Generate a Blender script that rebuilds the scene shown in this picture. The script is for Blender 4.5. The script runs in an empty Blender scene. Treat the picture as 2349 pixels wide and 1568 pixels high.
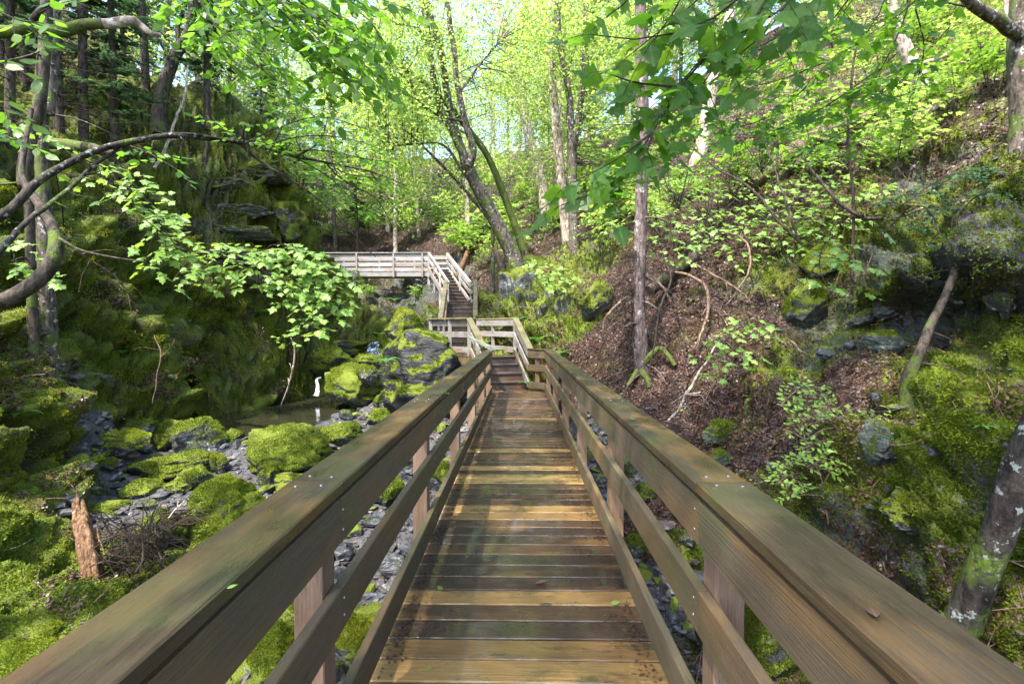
import bpy, bmesh, math, random
import numpy as np
from mathutils import Vector, Matrix
from mathutils.bvhtree import BVHTree

# ------------------------------------------------------------------ camera, sky, sun, exposure
SC = bpy.context.scene
COL = SC.collection
R = math.radians
PITCH, YAW = math.atan(37/1112), math.atan(16.5/1112)
cam_d = bpy.data.cameras.new("camera"); cam = bpy.data.objects.new("camera", cam_d); COL.objects.link(cam)
cam.location = (0, 0, 1.5)
cam.rotation_euler = (math.pi/2 - PITCH, 0, YAW)
cam_d.sensor_width = 36; cam_d.lens = 36*1112/2349; cam_d.clip_start = .02; cam_d.clip_end = 600
SC.camera = cam
SUN_TO = Vector((-.31, -.44, .86)).normalized()          # towards the sun: high on the left, a little behind
w = bpy.data.worlds.new("World"); SC.world = w; w.use_nodes = True
nt = w.node_tree; bg = nt.nodes["Background"]; sky = nt.nodes.new("ShaderNodeTexSky")
sky.sky_type = 'NISHITA'; sky.sun_disc = False
sky.dust_density = 2.2; sky.ozone_density = 1.2; sky.air_density = 1
sky.sun_elevation = math.asin(SUN_TO.z); sky.sun_rotation = math.atan2(SUN_TO.x, SUN_TO.y)
nt.links.new(sky.outputs[0], bg.inputs[0]); bg.inputs[1].default_value = .15
sun_d = bpy.data.lights.new("sun", 'SUN'); sun_d.energy = 2.4; sun_d.angle = R(1.0); sun_d.color = (1, .93, .82)
sun = bpy.data.objects.new("sun", sun_d); COL.objects.link(sun)
sun.rotation_euler = (-SUN_TO).to_track_quat('-Z', 'Y').to_euler()
SC.view_settings.view_transform = 'Standard'; SC.view_settings.look = 'None'
SC.view_settings.exposure = 2.62; SC.view_settings.gamma = 1
cy = SC.cycles
cy.max_bounces = 7; cy.diffuse_bounces = 4; cy.glossy_bounces = 3; cy.transmission_bounces = 5; cy.transparent_max_bounces = 6
cy.use_denoising = True; cy.denoising_prefilter = 'NONE'
cy.caustics_reflective = False; cy.caustics_refractive = False; cy.sample_clamp_indirect = 8

rng = np.random.default_rng(11); random.seed(4)
CAMP = np.array([0, 0, 1.5])
_rot = np.array(cam.rotation_euler.to_matrix())
def ray(u, v):
    d = _rot @ np.array([(u-1174.5)/1112, -(v-784)/1112, -1.0]); return d
def P(u, v, y):
    d = ray(u, v); return CAMP + d*(y/d[1])

# ------------------------------------------------------------------ mesh helpers
class MB:
    """collects polygons, builds ONE mesh object"""
    def __init__(s): s.V=[]; s.F={}; s.n=0; s.UV={}; s.T={}
    def add(s, v, f, uv=None, tint=None):
        v=np.asarray(v,float).reshape(-1,3); f=np.asarray(f,int)
        if len(f)==0: return
        k=f.shape[1]; s.V.append(v); s.F.setdefault(k,[]).append(f+s.n); s.n+=len(v)
        s.UV.setdefault(k,[]).append(np.zeros((len(f),k,2)) if uv is None else np.asarray(uv,float).reshape(len(f),k,2))
        s.T.setdefault(k,[]).append(np.full(len(f), rng.random()) if tint is None else np.broadcast_to(np.asarray(tint,float),(len(f),)))
    def mesh(s, name, mat, smooth=False):
        me=bpy.data.meshes.new(name)
        V=np.concatenate(s.V); ks=sorted(s.F)
        F=[np.concatenate(s.F[k]) for k in ks]
        loops=np.concatenate([f.ravel() for f in F]).astype(np.int32)
        tot=np.concatenate([np.full(len(f),f.shape[1]) for f in F]); st=np.concatenate([[0],np.cumsum(tot)[:-1]]).astype(np.int32)
        me.vertices.add(len(V)); me.vertices.foreach_set("co",V.astype(np.float32).ravel())
        me.loops.add(len(loops)); me.loops.foreach_set("vertex_index",loops)
        me.polygons.add(len(st)); me.polygons.foreach_set("loop_start",st)
        if smooth: me.polygons.foreach_set("use_smooth",np.ones(len(st),bool))
        else: me.polygons.foreach_set("use_smooth",np.zeros(len(st),bool))
        me.update(calc_edges=True)
        uvl=me.uv_layers.new(name="UVMap"); uvl.data.foreach_set("uv",np.concatenate([np.concatenate(s.UV[k]).ravel() for k in ks]).astype(np.float32))
        at=me.attributes.new("tint",'FLOAT','FACE'); at.data.foreach_set("value",np.concatenate([np.concatenate(s.T[k]) for k in ks]).astype(np.float32))
        if isinstance(mat,str): mat=M[mat]
        me.materials.append(mat)
        return me
    def build(s, name, mat, parent=None, smooth=False):
        if s.n==0: return None
        o=bpy.data.objects.new(name, s.mesh(name,mat,smooth)); COL.objects.link(o)
        if parent is not None:
            o.parent=parent; o.matrix_parent_inverse=Matrix.Translation(-parent.location)
        return o
def tag(o,label=None,cat=None,group=None,kind=None):
    if label: o["label"]=label
    if cat: o["category"]=cat
    if group: o["group"]=group
    if kind: o["kind"]=kind
    return o
def thing(name,label,cat,loc=(0,0,0),group=None):
    o=bpy.data.objects.new(name,None); COL.objects.link(o); o.location=Vector(tuple(float(c) for c in loc)); o.empty_display_size=.2
    return tag(o,label,cat,group)
def dup(root, loc, rotz=0, scale=1, label=None, group=None, tilt=0):
    r=root.copy(); COL.objects.link(r); r.location=Vector(tuple(float(c) for c in loc)); r.rotation_euler=(tilt,0,rotz); r.scale=(scale,)*3
    if label: r["label"]=label
    if group: r["group"]=group
    for ch in root.children:
        c=ch.copy(); COL.objects.link(c); c.parent=r
        for g in ch.children:
            d=g.copy(); COL.objects.link(d); d.parent=c
    return r
def nrm(a): 
    a=np.asarray(a,float); return a/np.maximum(np.linalg.norm(a,axis=-1,keepdims=True),1e-9)

# value noise
def _h(ix,iy,iz):
    with np.errstate(over='ignore'):
        n=(ix.astype(np.int64)*374761393+iy.astype(np.int64)*668265263+iz.astype(np.int64)*2147483647)&0xffffffff
        n=((n^(n>>13))*1274126177)&0xffffffff; n=((n^(n>>16))*2246822519)&0xffffffff
    return ((n^(n>>15))&0xffffff)/float(0xffffff)
def vn(p):
    p=np.asarray(p,float); i=np.floor(p).astype(np.int64); f=p-i; f=f*f*(3-2*f); r=0
    for dx in (0,1):
        wx=f[...,0] if dx else 1-f[...,0]
        for dy in (0,1):
            wy=f[...,1] if dy else 1-f[...,1]
            for dz in (0,1):
                wz=f[...,2] if dz else 1-f[...,2]
                r=r+wx*wy*wz*_h(i[...,0]+dx,i[...,1]+dy,i[...,2]+dz)
    return r
def fbm(p,o=4,g=.5):
    a=1;t=0;s=0;p=np.asarray(p,float)
    for k in range(o): s=s+a*(vn(p)-.5); t+=a; a*=g; p=p*2.03+17.3
    return s/t*2
def smooth(pts,n):
    """Catmull-Rom resample of rows (any width) to n points"""
    p=np.asarray(pts,float)
    if len(p)==2: t=np.linspace(0,1,n)[:,None]; return p[0]*(1-t)+p[1]*t
    q=np.vstack([2*p[0]-p[1],p,2*p[-1]-p[-2]]); t=np.linspace(0,len(p)-1-1e-6,n); i=t.astype(int); f=(t-i)[:,None]
    a,b,c,d=q[i],q[i+1],q[i+2],q[i+3]
    return .5*((2*b)+(-a+c)*f+(2*a-5*b+4*c-d)*f*f+(-a+3*b-3*c+d)*f**3)
def tube(mb,pts,rad,seg=8,rough=0,tint=None):
    p=np.asarray(pts,float); n=len(p); rad=np.broadcast_to(np.asarray(rad,float),(n,))
    t=np.gradient(p,axis=0); t=nrm(t)
    ref=np.array([0,0,1.]) if abs(t[:,2]).mean()<.8 else np.array([0,1.,0])
    s=nrm(np.cross(t,ref)); b=np.cross(s,t)
    a=np.arange(seg)*2*np.pi/seg
    c=np.cos(a)[None,:,None]*s[:,None]+np.sin(a)[None,:,None]*b[:,None]
    r=np.repeat(rad[:,None],seg,1)
    if rough:
        q=p[:,None]+c*r[...,None]; r=r*(1+rough*fbm(q*np.array([1,1,.6])*(1.2/max(rad.max(),.02))*.35+3.1,3))
    v=p[:,None]+c*r[...,None]
    L=np.concatenate([[0],np.cumsum(np.linalg.norm(np.diff(p,axis=0),axis=1))])
    i,j=np.meshgrid(np.arange(n-1),np.arange(seg),indexing='ij'); j2=(j+1)%seg
    f=np.stack([i*seg+j,i*seg+j2,(i+1)*seg+j2,(i+1)*seg+j],-1).reshape(-1,4)
    rm=rad.max()
    uv=np.stack([np.stack([L[i],j*6.28/seg*rm],-1),np.stack([L[i],(j+1)*6.28/seg*rm],-1),np.stack([L[i+1],(j+1)*6.28/seg*rm],-1),np.stack([L[i+1],j*6.28/seg*rm],-1)],-2).reshape(-1,4,2)
    mb.add(v.reshape(-1,3),f,uv,tint)
    mb.add(np.vstack([v[0],p[:1]]),[[k,seg,(k+1)%seg] for k in range(seg)],None,tint)
    mb.add(np.vstack([v[-1],p[-1:]]),[[(k+1)%seg,seg,k] for k in range(seg)],None,tint)
def board(mb,p0,p1,w,t,up=(0,0,1),tint=None,c=.004,nl=1,warp=0):
    """timber from p0 to p1 (centre line), width w across, thickness t along up, eased edges; uv in metres along the grain"""
    p0=np.asarray(p0,float);p1=np.asarray(p1,float);d=p1-p0;L=np.linalg.norm(d);d=d/L
    s=nrm(np.cross(d,np.asarray(up,float)));u=np.cross(s,d)
    a,b=w/2,t/2
    cs=np.array([(-a+c,-b),(a-c,-b),(a,-b+c),(a,b-c),(a-c,b),(-a+c,b),(-a,b-c),(-a,-b+c)])
    per=np.concatenate([[0],np.cumsum(np.linalg.norm(np.diff(np.vstack([cs,cs[:1]]),axis=0),axis=1))])
    o=rng.random(2)*40
    V=[];ts=np.linspace(0,1,nl+1)
    for k in ts:
        e=warp*(rng.random(2)-.5) if 0<k<1 or warp else (0,0)
        V.append(p0+d*L*k+(cs[:,:1]+e[0])*s+(cs[:,1:]+e[1])*u)
    V=np.vstack(V);F=[];UV=[]
    for q in range(nl):
        for k in range(8):
            k2=(k+1)%8; F.append((q*8+k,q*8+k2,(q+1)*8+k2,(q+1)*8+k))
            UV.append([(o[0]+L*ts[q],o[1]+per[k]),(o[0]+L*ts[q],o[1]+per[k+1]),(o[0]+L*ts[q+1],o[1]+per[k+1]),(o[0]+L*ts[q+1],o[1]+per[k])])
    if tint is None: tint=rng.random()
    mb.add(V,F,UV,tint)
    e=np.vstack([V[:8],V[-8:]]); uve=np.array([[o+np.array([x*.3,y]) for x,y in cs]])
    mb.add(e,[list(range(7,-1,-1)),list(range(8,16))],np.concatenate([uve[:,::-1],uve]),tint)

# leaf outlines: x along the midrib, y across
def _mir(h): h=np.array(h,float); return np.vstack([h,(h*[1,-1])[-2:0:-1]])
LEAF={
 'maple':_mir([(0,0),(-.03,.17),(.05,.44),(.15,.33),(.24,.36),(.36,.56),(.48,.36),(.52,.23),(.70,.27),(.78,.13),(1,0)]),
 'maple_far':_mir([(0,0),(.02,.42),(.25,.32),(.42,.52),(.55,.22),(1,0)]),
 'ovate':_mir([(0,0),(.12,.17),(.32,.29),(.55,.27),(.8,.13),(1,0)]),
 'diamond':_mir([(0,0),(.4,.3),(1,0)]),
 'needle':np.array([(0,-.03),(1,0),(0,.03)]),
}
def leaves(mb,c,d,n,size,kind='diamond',cup=.12,tint=None):
    """c base points, d midrib directions, n normals (rows); size scalar or rows"""
    c=np.asarray(c,float).reshape(-1,3); N=len(c)
    if N==0: return
    d=nrm(d); s=nrm(np.cross(n,d)); n=np.cross(d,s)
    T=LEAF[kind]; K=len(T); size=np.broadcast_to(np.asarray(size,float).reshape(-1),(N,)) if np.ndim(size) else np.full(N,size)
    z=-cup*(np.abs(T[:,1])*1.0+T[:,0]**2*.7)
    v=c[:,None]+size[:,None,None]*(T[None,:,0,None]*d[:,None]+T[None,:,1,None]*s[:,None]+z[None,:,None]*n[:,None])
    f=np.arange(N*K).reshape(N,K)
    uv=np.broadcast_to(T[None]*1.0,(N,K,2))
    mb.add(v.reshape(-1,3),f,uv,rng.random(N) if tint is None else tint)
def rdir(n): return nrm(rng.normal(size=(n,3)))

# ------------------------------------------------------------------ materials
M={}
def mat(name):
    m=bpy.data.materials.new(name); m.use_nodes=True; M[name]=m; nt=m.node_tree
    return m,nt,nt.nodes["Principled BSDF"]
class G:
    """tiny node-graph writer"""
    def __init__(s,nt): s.nt=nt
    def n(s,t,**k):
        x=s.nt.nodes.new(t)
        for a,b in k.items(): setattr(x,a,b)
        return x
    def L(s,a,b): s.nt.links.new(a,b)
    def set(s,sock,v):
        if hasattr(v,'is_output') or isinstance(v,bpy.types.NodeSocket): s.L(v,sock)
        else: sock.default_value=v
    def noise(s,vec,scale,detail=4,rough=.55,dist=0):
        x=s.n('ShaderNodeTexNoise'); s.set(x.inputs['Vector'],vec); x.inputs['Scale'].default_value=scale; x.inputs['Detail'].default_value=detail; x.inputs['Roughness'].default_value=rough; x.inputs['Distortion'].default_value=dist
        return x.outputs['Fac']
    def ramp(s,fac,stops):
        x=s.n('ShaderNodeValToRGB'); s.L(fac,x.inputs[0]); e=x.color_ramp.elements
        while len(e)<len(stops): e.new(.5)
        for k,(p,c) in enumerate(stops): e[k].position=p; e[k].color=(c[0],c[1],c[2],1) if hasattr(c,'__len__') else (c,c,c,1)
        return x.outputs[0]
    def mix(s,f,a,b,mode='MIX'):
        x=s.n('ShaderNodeMix',data_type='RGBA',blend_type=mode); s.set(x.inputs[0],f)
        for k,v in ((6,a),(7,b)):
            if isinstance(v,tuple): x.inputs[k].default_value=(*v[:3],1)
            else: s.L(v,x.inputs[k])
        return x.outputs[2]
    def math(s,op,a,b=0,c=0):
        x=s.n('ShaderNodeMath',operation=op); s.set(x.inputs[0],a); s.set(x.inputs[1],b); s.set(x.inputs[2],c); return x.outputs[0]
    def ss(s,x,a,b):
        m=s.n('ShaderNodeMapRange',interpolation_type='SMOOTHSTEP'); s.set(m.inputs[0],x); m.inputs[1].default_value=a; m.inputs[2].default_value=b; return m.outputs[0]
    def attr(s,n): return s.n('ShaderNodeAttribute',attribute_name=n).outputs['Fac']
    def bump(s,h,dist,strength=1,normal=None):
        x=s.n('ShaderNodeBump'); s.L(h,x.inputs['Height']); x.inputs['Distance'].default_value=dist; x.inputs['Strength'].default_value=strength
        if normal: s.L(normal,x.inputs['Normal'])
        return x.outputs[0]
    def vmul(s,v,k):
        x=s.n('ShaderNodeVectorMath',operation='MULTIPLY'); s.L(v,x.inputs[0]); x.inputs[1].default_value=k; return x.outputs[0]

def leaf_mat(name,cols,trans,tf=.5,rough=.4,spec=.35):
    m,nt,b=mat(name); g=G(nt); t=g.attr('tint')
    c=g.ramp(t,[(i/(len(cols)-1),k) for i,k in enumerate(cols)])
    uv=g.n('ShaderNodeUVMap').outputs[0]; sx=g.n('ShaderNodeSeparateXYZ'); g.L(uv,sx.inputs[0])
    rib=g.ss(g.math('ABSOLUTE',sx.outputs[1]),.0,.035); c=g.mix(rib,(cols[-1][0]*1.5,cols[-1][1]*1.4,cols[-1][2]*1.6),c)
    g.L(c,b.inputs['Base Color']); b.inputs['Roughness'].default_value=rough; b.inputs['Specular IOR Level'].default_value=spec
    tr=g.n('ShaderNodeBsdfTranslucent'); tc=g.ramp(t,[(i/(len(trans)-1),k) for i,k in enumerate(trans)]); tc=g.mix(rib,(trans[0][0]*.8,trans[0][1]*.75,trans[0][2]),tc); g.L(tc,tr.inputs[0])
    mx=g.n('ShaderNodeMixShader'); mx.inputs[0].default_value=tf; g.L(b.outputs[0],mx.inputs[1]); g.L(tr.outputs[0],mx.inputs[2])
    g.L(mx.outputs[0],nt.nodes['Material Output'].inputs[0])
leaf_mat('maple_leaf',[(.022,.065,.009),(.035,.10,.013),(.06,.15,.02)],[(.16,.38,.02),(.24,.47,.03),(.38,.56,.04)],.55)
leaf_mat('beech_leaf',[(.035,.09,.008),(.055,.13,.012),(.085,.17,.016)],[(.18,.42,.03),(.24,.5,.035),(.3,.54,.04)],.52)
leaf_mat('sapling_leaf',[(.13,.24,.05),(.18,.31,.065),(.23,.36,.085)],[(.26,.46,.04),(.33,.54,.05),(.40,.58,.06)],.4)
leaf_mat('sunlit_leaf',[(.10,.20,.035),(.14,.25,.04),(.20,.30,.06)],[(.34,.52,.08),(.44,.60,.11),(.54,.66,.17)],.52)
leaf_mat('azalea_leaf',[(.14,.26,.035),(.19,.32,.05),(.23,.35,.06)],[(.26,.42,.05),(.32,.48,.07)],.35,.4,.4)
leaf_mat('fern_leaf',[(.05,.16,.03),(.08,.21,.045)],[(.14,.36,.05),(.2,.44,.06)],.4)
leaf_mat('needle_leaf',[(.03,.075,.035),(.045,.11,.048),(.07,.14,.055)],[(.08,.17,.06),(.12,.24,.08)],.35,.5)
leaf_mat('moss_blade',[(.028,.048,.007),(.078,.122,.010),(.14,.19,.015),(.20,.225,.020)],[(.11,.19,.012),(.18,.26,.015),(.29,.33,.02)],.35,.7,.15)
leaf_mat('litter_leaf',[(.020,.010,.008),(.038,.018,.013),(.066,.033,.022),(.14,.082,.055)],[(.06,.026,.014),(.10,.05,.025)],.12,.45,.4)

def bark(name,base,dark,lich,lf,moss=0.0,sc=14,ls=6):
    m,nt,b=mat(name); g=G(nt); tc=g.n('ShaderNodeTexCoord').outputs['Object']
    st=g.vmul(tc,(1,1,.35)); n1=g.noise(st,sc,6,.65); n2=g.noise(tc,ls,5,.65); n3=g.noise(tc,2.3,3); n4=g.noise(tc,30,3)
    c=g.mix(g.ss(n1,.35,.62),dark,base); c=g.mix(g.ss(n2,lf,lf+.06),c,lich); 
    if moss: c=g.mix(g.math('MULTIPLY',g.ss(n3,.62-moss*.3,.72-moss*.3),g.ss(n4,.3,.6)),c,(.07,.11,.012))
    g.L(c,b.inputs['Base Color']); b.inputs['Roughness'].default_value=.8; b.inputs['Specular IOR Level'].default_value=.2
    g.L(g.bump(g.math('ADD',n1,g.math('MULTIPLY',n4,.4)),.025),b.inputs['Normal'])
bark('grey_bark',(.12,.098,.08),(.025,.02,.017),(.36,.37,.34),.58,.35,16,11)
bark('dark_bark',(.075,.058,.045),(.015,.012,.01),(.34,.35,.31),.66,.3)
bark('spruce_bark',(.15,.115,.11),(.045,.032,.03),(.30,.285,.28),.58,0,20)
bark('pale_bark',(.46,.38,.31),(.16,.11,.085),(.58,.54,.48),.56,.1)
bark('mossy_bark',(.10,.08,.055),(.025,.02,.014),(.20,.22,.14),.64,.95)
bark('dead_wood',(.20,.14,.10),(.07,.045,.03),(.34,.27,.21),.62,0,22)
bark('dark_twig',(.05,.036,.028),(.018,.013,.01),(.13,.12,.11),.66,0)
bark('rotten_wood',(.20,.115,.06),(.05,.026,.016),(.34,.24,.15),.60,0,26)
bark('lichen_bark',(.05,.041,.035),(.013,.011,.009),(.24,.26,.24),.575,.3,18,17)

def rock_mat(name,c1,c2,moss,lich=(.34,.36,.34),mcol=((.04,.062,.006),(.11,.145,.010),(.18,.20,.014)),wet=.55,zk=.32):
    m,nt,b=mat(name); g=G(nt); tcn=g.n('ShaderNodeTexCoord'); tc=tcn.outputs['Object']
    geo=g.n('ShaderNodeNewGeometry'); sep=g.n('ShaderNodeSeparateXYZ'); g.L(geo.outputs['Normal'],sep.inputs[0])
    n1=g.noise(tc,5,6,.62); n2=g.noise(tc,1.9,5,.6); n3=g.noise(tc,60,3,.7); n4=g.noise(tc,12,5,.65)
    strata=g.noise(g.vmul(tc,(2,2,6)),1.8,5,.62,1.2)
    rc=g.mix(g.ss(strata,.42,.58),c1,c2); rc=g.mix(g.ss(n4,.57,.66),rc,lich); rc=g.mix(g.ss(n1,.3,.5),(c1[0]*.4,c1[1]*.4,c1[2]*.4),rc)
    mk=g.math('ADD',g.math('MULTIPLY',sep.outputs[2],zk),g.math('ADD',g.math('MULTIPLY',n2,.9),g.math('MULTIPLY',n4,.35)))
    mk=g.ss(mk,1.05-moss*.62,1.16-moss*.62)
    mc=g.ramp(g.math('ADD',g.math('MULTIPLY',n3,.65),g.math('MULTIPLY',n1,.45)),[(.32,mcol[0]),(.52,mcol[1]),(.76,mcol[2])])
    g.L(g.mix(mk,rc,mc),b.inputs['Base Color'])
    g.L(g.math('ADD',g.math('MULTIPLY',mk,.9-wet+.05),wet-.1),b.inputs['Roughness']); b.inputs['Specular IOR Level'].default_value=.4
    h=g.math('ADD',g.math('MULTIPLY',n3,g.math('ADD',g.math('MULTIPLY',mk,.8),.15)),g.math('ADD',g.math('MULTIPLY',strata,1.2),g.math('MULTIPLY',mk,1.2)))
    g.L(g.bump(h,.03),b.inputs['Normal'])
rock_mat('mossy_rock',(.07,.075,.085),(.035,.037,.042),.84)
rock_mat('halfmoss_rock',(.09,.095,.105),(.045,.045,.052),.62)
rock_mat('bare_rock',(.07,.073,.08),(.038,.04,.045),.25,(.17,.175,.18),wet=.4)
rock_mat('red_rock',(.19,.12,.105),(.11,.07,.065),.1,(.3,.24,.22),wet=.4)
rock_mat('pale_rock',(.10,.115,.105),(.055,.064,.062),.42,(.30,.32,.29))
rock_mat('dark_boulder',(.015,.017,.019),(.009,.010,.012),.34,(.05,.057,.06),zk=.85)

# gravel stones
m,nt,b=mat('gravel_stone'); g=G(nt); t=g.attr('tint'); tc=g.n('ShaderNodeTexCoord').outputs['Object']
c=g.ramp(t,[(0,(.05,.053,.062)),(.3,(.095,.10,.115)),(.55,(.15,.155,.17)),(.75,(.10,.065,.055)),(.88,(.2,.16,.13)),(1,(.34,.32,.30))]); c=g.mix(g.ss(g.noise(tc,25,4),.35,.7),(.04,.04,.045),c)
g.L(c,b.inputs['Base Color']); b.inputs['Roughness'].default_value=.38

def wood(name,cols,rough=(.35,.7),stain=(.02,.018,.014),green=0,wetf=.5,grain=1.0,coat=0):
    """cols: ramp over the board's own tint; grain runs along uv.x (metres)"""
    m,nt,b=mat(name); g=G(nt); uv=g.n('ShaderNodeUVMap').outputs[0]; tc=g.n('ShaderNodeTexCoord').outputs['Object']; t=g.attr('tint')
    gr=g.noise(g.vmul(uv,(1.6,55,1)),2.2,5,.62,.35); gr2=g.noise(g.vmul(uv,(3,210,1)),2,3,.6); blot=g.noise(g.vmul(uv,(2.2,5,1)),1.3,5,.62); n2=g.noise(tc,2.1,5,.65); dirt=g.noise(tc,38,4,.7)
    c=g.ramp(t,cols); c=g.mix(g.ss(gr,.30,.66),g.mix(.45,c,stain),c); c=g.mix(g.math('MULTIPLY',g.ss(gr2,.55,.75),.35),c,stain)
    c=g.mix(g.math('MULTIPLY',g.ss(blot,.50,.66),wetf),c,stain); c=g.mix(g.math('MULTIPLY',g.ss(g.noise(g.vmul(uv,(.8,3,1)),1.1,4,.6),.5,.62),.35),c,(.20,.105,.03))
    # knots
    vo=g.n('ShaderNodeTexVoronoi'); g.L(g.vmul(uv,(2.6,6.5,1)),vo.inputs['Vector']); vo.inputs['Scale'].default_value=1.0
    k=g.math('SUBTRACT',1,g.ss(vo.outputs['Distance'],.06,.12)); c=g.mix(g.math('MULTIPLY',k,.9),c,(stain[0]*.8,stain[1]*.7,stain[2]*.6))
    if green: c=g.mix(g.math('MULTIPLY',g.ss(n2,.46,.66),green),c,(.075,.095,.03))
    c=g.mix(g.math('MULTIPLY',g.ss(dirt,.64,.72),.5),c,(.02,.015,.012))
    g.L(c,b.inputs['Base Color'])
    rr=g.n('ShaderNodeMapRange'); g.L(blot,rr.inputs[0]); rr.inputs[1].default_value=.35; rr.inputs[2].default_value=.65; rr.inputs[3].default_value=rough[1]; rr.inputs[4].default_value=rough[0]; g.L(rr.outputs[0],b.inputs['Roughness'])
    b.inputs['Specular IOR Level'].default_value=.36
    if coat: g.L(g.math('MULTIPLY',g.ss(g.math('ADD',g.math('MULTIPLY',blot,.5),g.math('MULTIPLY',n2,.5)),.42,.56),coat),b.inputs['Coat Weight']); b.inputs['Coat Roughness'].default_value=.07
    g.L(g.bump(g.math('ADD',gr,g.math('MULTIPLY',gr2,.5)),.004*grain),b.inputs['Normal'])
wood('deck_wood',[(0,(.018,.011,.008)),(.35,(.036,.020,.012)),(.6,(.078,.043,.019)),(.8,(.19,.108,.036)),(1,(.45,.285,.095))],(.15,.45),(.013,.010,.010),0,.7,1.0,.9)
wood('rail_wood',[(0,(.034,.024,.013)),(.5,(.050,.035,.019)),(1,(.076,.054,.028))],(.24,.62),(.016,.013,.010),.36,.7)
wood('rail_side_wood',[(0,(.072,.054,.033)),(.5,(.105,.08,.048)),(1,(.14,.107,.064))],(.45,.75),(.05,.037,.025),.4,.35)
wood('post_wood',[(0,(.17,.105,.075)),(1,(.30,.19,.12))],(.5,.8),(.06,.04,.03),.15,.3)
wood('cap_wood',[(0,(.14,.125,.065)),(1,(.21,.18,.10))],(.45,.75),(.06,.05,.03),.3,.3)
wood('weathered_wood',[(0,(.17,.16,.155)),(1,(.27,.255,.25))],(.6,.85),(.07,.06,.055),.15,.5)
wood('tread_wood',[(0,(.045,.034,.033)),(1,(.085,.062,.055))],(.4,.7),(.02,.016,.015),.1,.5)
wood('silver_wood',[(0,(.22,.215,.22)),(.6,(.33,.325,.33)),(1,(.42,.41,.41))],(.6,.9),(.12,.11,.105),.08,.55)
wood('painted_plank',[(0,(.16,.22,.17)),(1,(.19,.25,.19))],(.5,.8),(.06,.06,.05),.4,.45)
m,nt,b=mat('black_metal'); b.inputs['Base Color'].default_value=(.012,.012,.012,1); b.inputs['Metallic'].default_value=.6; b.inputs['Roughness'].default_value=.5
m,nt,b=mat('nail_metal'); b.inputs['Base Color'].default_value=(.3,.3,.32,1); b.inputs['Metallic'].default_value=1; b.inputs['Roughness'].default_value=.4
# water
m,nt,b=mat('pool_water'); g=G(nt); tc=g.n('ShaderNodeTexCoord').outputs['Object']
b.inputs['Base Color'].default_value=(.035,.035,.02,1); b.inputs['Roughness'].default_value=.04; b.inputs['IOR'].default_value=1.33; b.inputs['Transmission Weight'].default_value=.35
g.L(g.bump(g.noise(g.vmul(tc,(1,.5,1)),3,3),.02,.5),b.inputs['Normal'])
m,nt,b=mat('white_water'); g=G(nt); tc=g.n('ShaderNodeTexCoord').outputs['Object']
n=g.noise(g.vmul(tc,(9,9,1.2)),3,5,.65); g.L(g.ramp(n,[(.36,(.10,.11,.12)),(.5,(.42,.45,.48)),(.66,(.82,.84,.86))]),b.inputs['Base Color']); b.inputs['Roughness'].default_value=.25
g.L(g.bump(n,.02),b.inputs['Normal'])
m,nt,b=mat('run_water'); g=G(nt); tc=g.n('ShaderNodeTexCoord').outputs['Object']
n=g.noise(g.vmul(tc,(7,1.4,3)),2.2,5,.65); g.L(g.ramp(n,[(.42,(.012,.016,.022)),(.55,(.07,.10,.16)),(.66,(.5,.6,.75))]),b.inputs['Base Color']); b.inputs['Roughness'].default_value=.08
g.L(g.bump(n,.03),b.inputs['Normal'])
# ground
m,nt,b=mat('forest_floor'); g=G(nt); tc=g.n('ShaderNodeTexCoord').outputs['Object']
geo=g.n('ShaderNodeNewGeometry'); sep=g.n('ShaderNodeSeparateXYZ'); g.L(geo.outputs['True Normal'],sep.inputs[0])
mo,li,gv,rk=(g.attr(k) for k in ('moss','litter','gravel','rock'))
n1=g.noise(tc,1.1,5,.6); n2=g.noise(tc,4.5,6,.65); n3=g.noise(tc,42,4,.7); n4=g.noise(tc,14,5,.65)
mossc=g.ramp(g.math('ADD',g.math('MULTIPLY',n3,.6),g.math('MULTIPLY',n2,.5)),[(.36,(.016,.026,.006)),(.5,(.075,.112,.010)),(.64,(.14,.185,.015)),(.82,(.21,.23,.022))])
mossc=g.mix(g.ss(n1,.42,.66),mossc,g.mix(.55,mossc,(.10,.085,.012)))
litc=g.ramp(n3,[(.3,(.012,.008,.007)),(.5,(.034,.019,.014)),(.65,(.06,.035,.025)),(.8,(.10,.065,.05))])
rockc=g.ramp(g.math('ADD',g.math('MULTIPLY',n4,.7),g.math('MULTIPLY',n2,.3)),[(.35,(.018,.019,.022)),(.5,(.06,.065,.07)),(.62,(.11,.12,.125)),(.75,(.2,.22,.21))])
gravc=g.ramp(n4,[(.3,(.03,.03,.034)),(.5,(.075,.075,.082)),(.7,(.13,.12,.115))])
c=g.mix(g.ss(g.math('ADD',mo,g.math('MULTIPLY',g.math('SUBTRACT',n2,.5),1.6)),.36,.60),litc,mossc)
steep=g.math('SUBTRACT',.62,sep.outputs[2])
c=g.mix(g.ss(g.math('ADD',g.math('ADD',rk,g.math('MULTIPLY',g.math('SUBTRACT',n4,.5),1.5)),g.math('MULTIPLY',steep,.25)),.62,.82),c,rockc)
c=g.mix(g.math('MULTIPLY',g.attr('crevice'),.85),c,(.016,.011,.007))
c=g.mix(g.math('MULTIPLY',g.attr('bare'),g.ss(n4,.36,.5)),c,rockc)
c=g.mix(g.ss(g.math('ADD',gv,g.math('MULTIPLY',g.math('SUBTRACT',n2,.5),.9)),.45,.62),c,gravc)
g.L(c,b.inputs['Base Color']); b.inputs['Roughness'].default_value=.72; b.inputs['Specular IOR Level'].default_value=.25
g.L(g.bump(g.math('ADD',n3,g.math('MULTIPLY',n4,1.5)),.035),b.inputs['Normal'])
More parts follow.
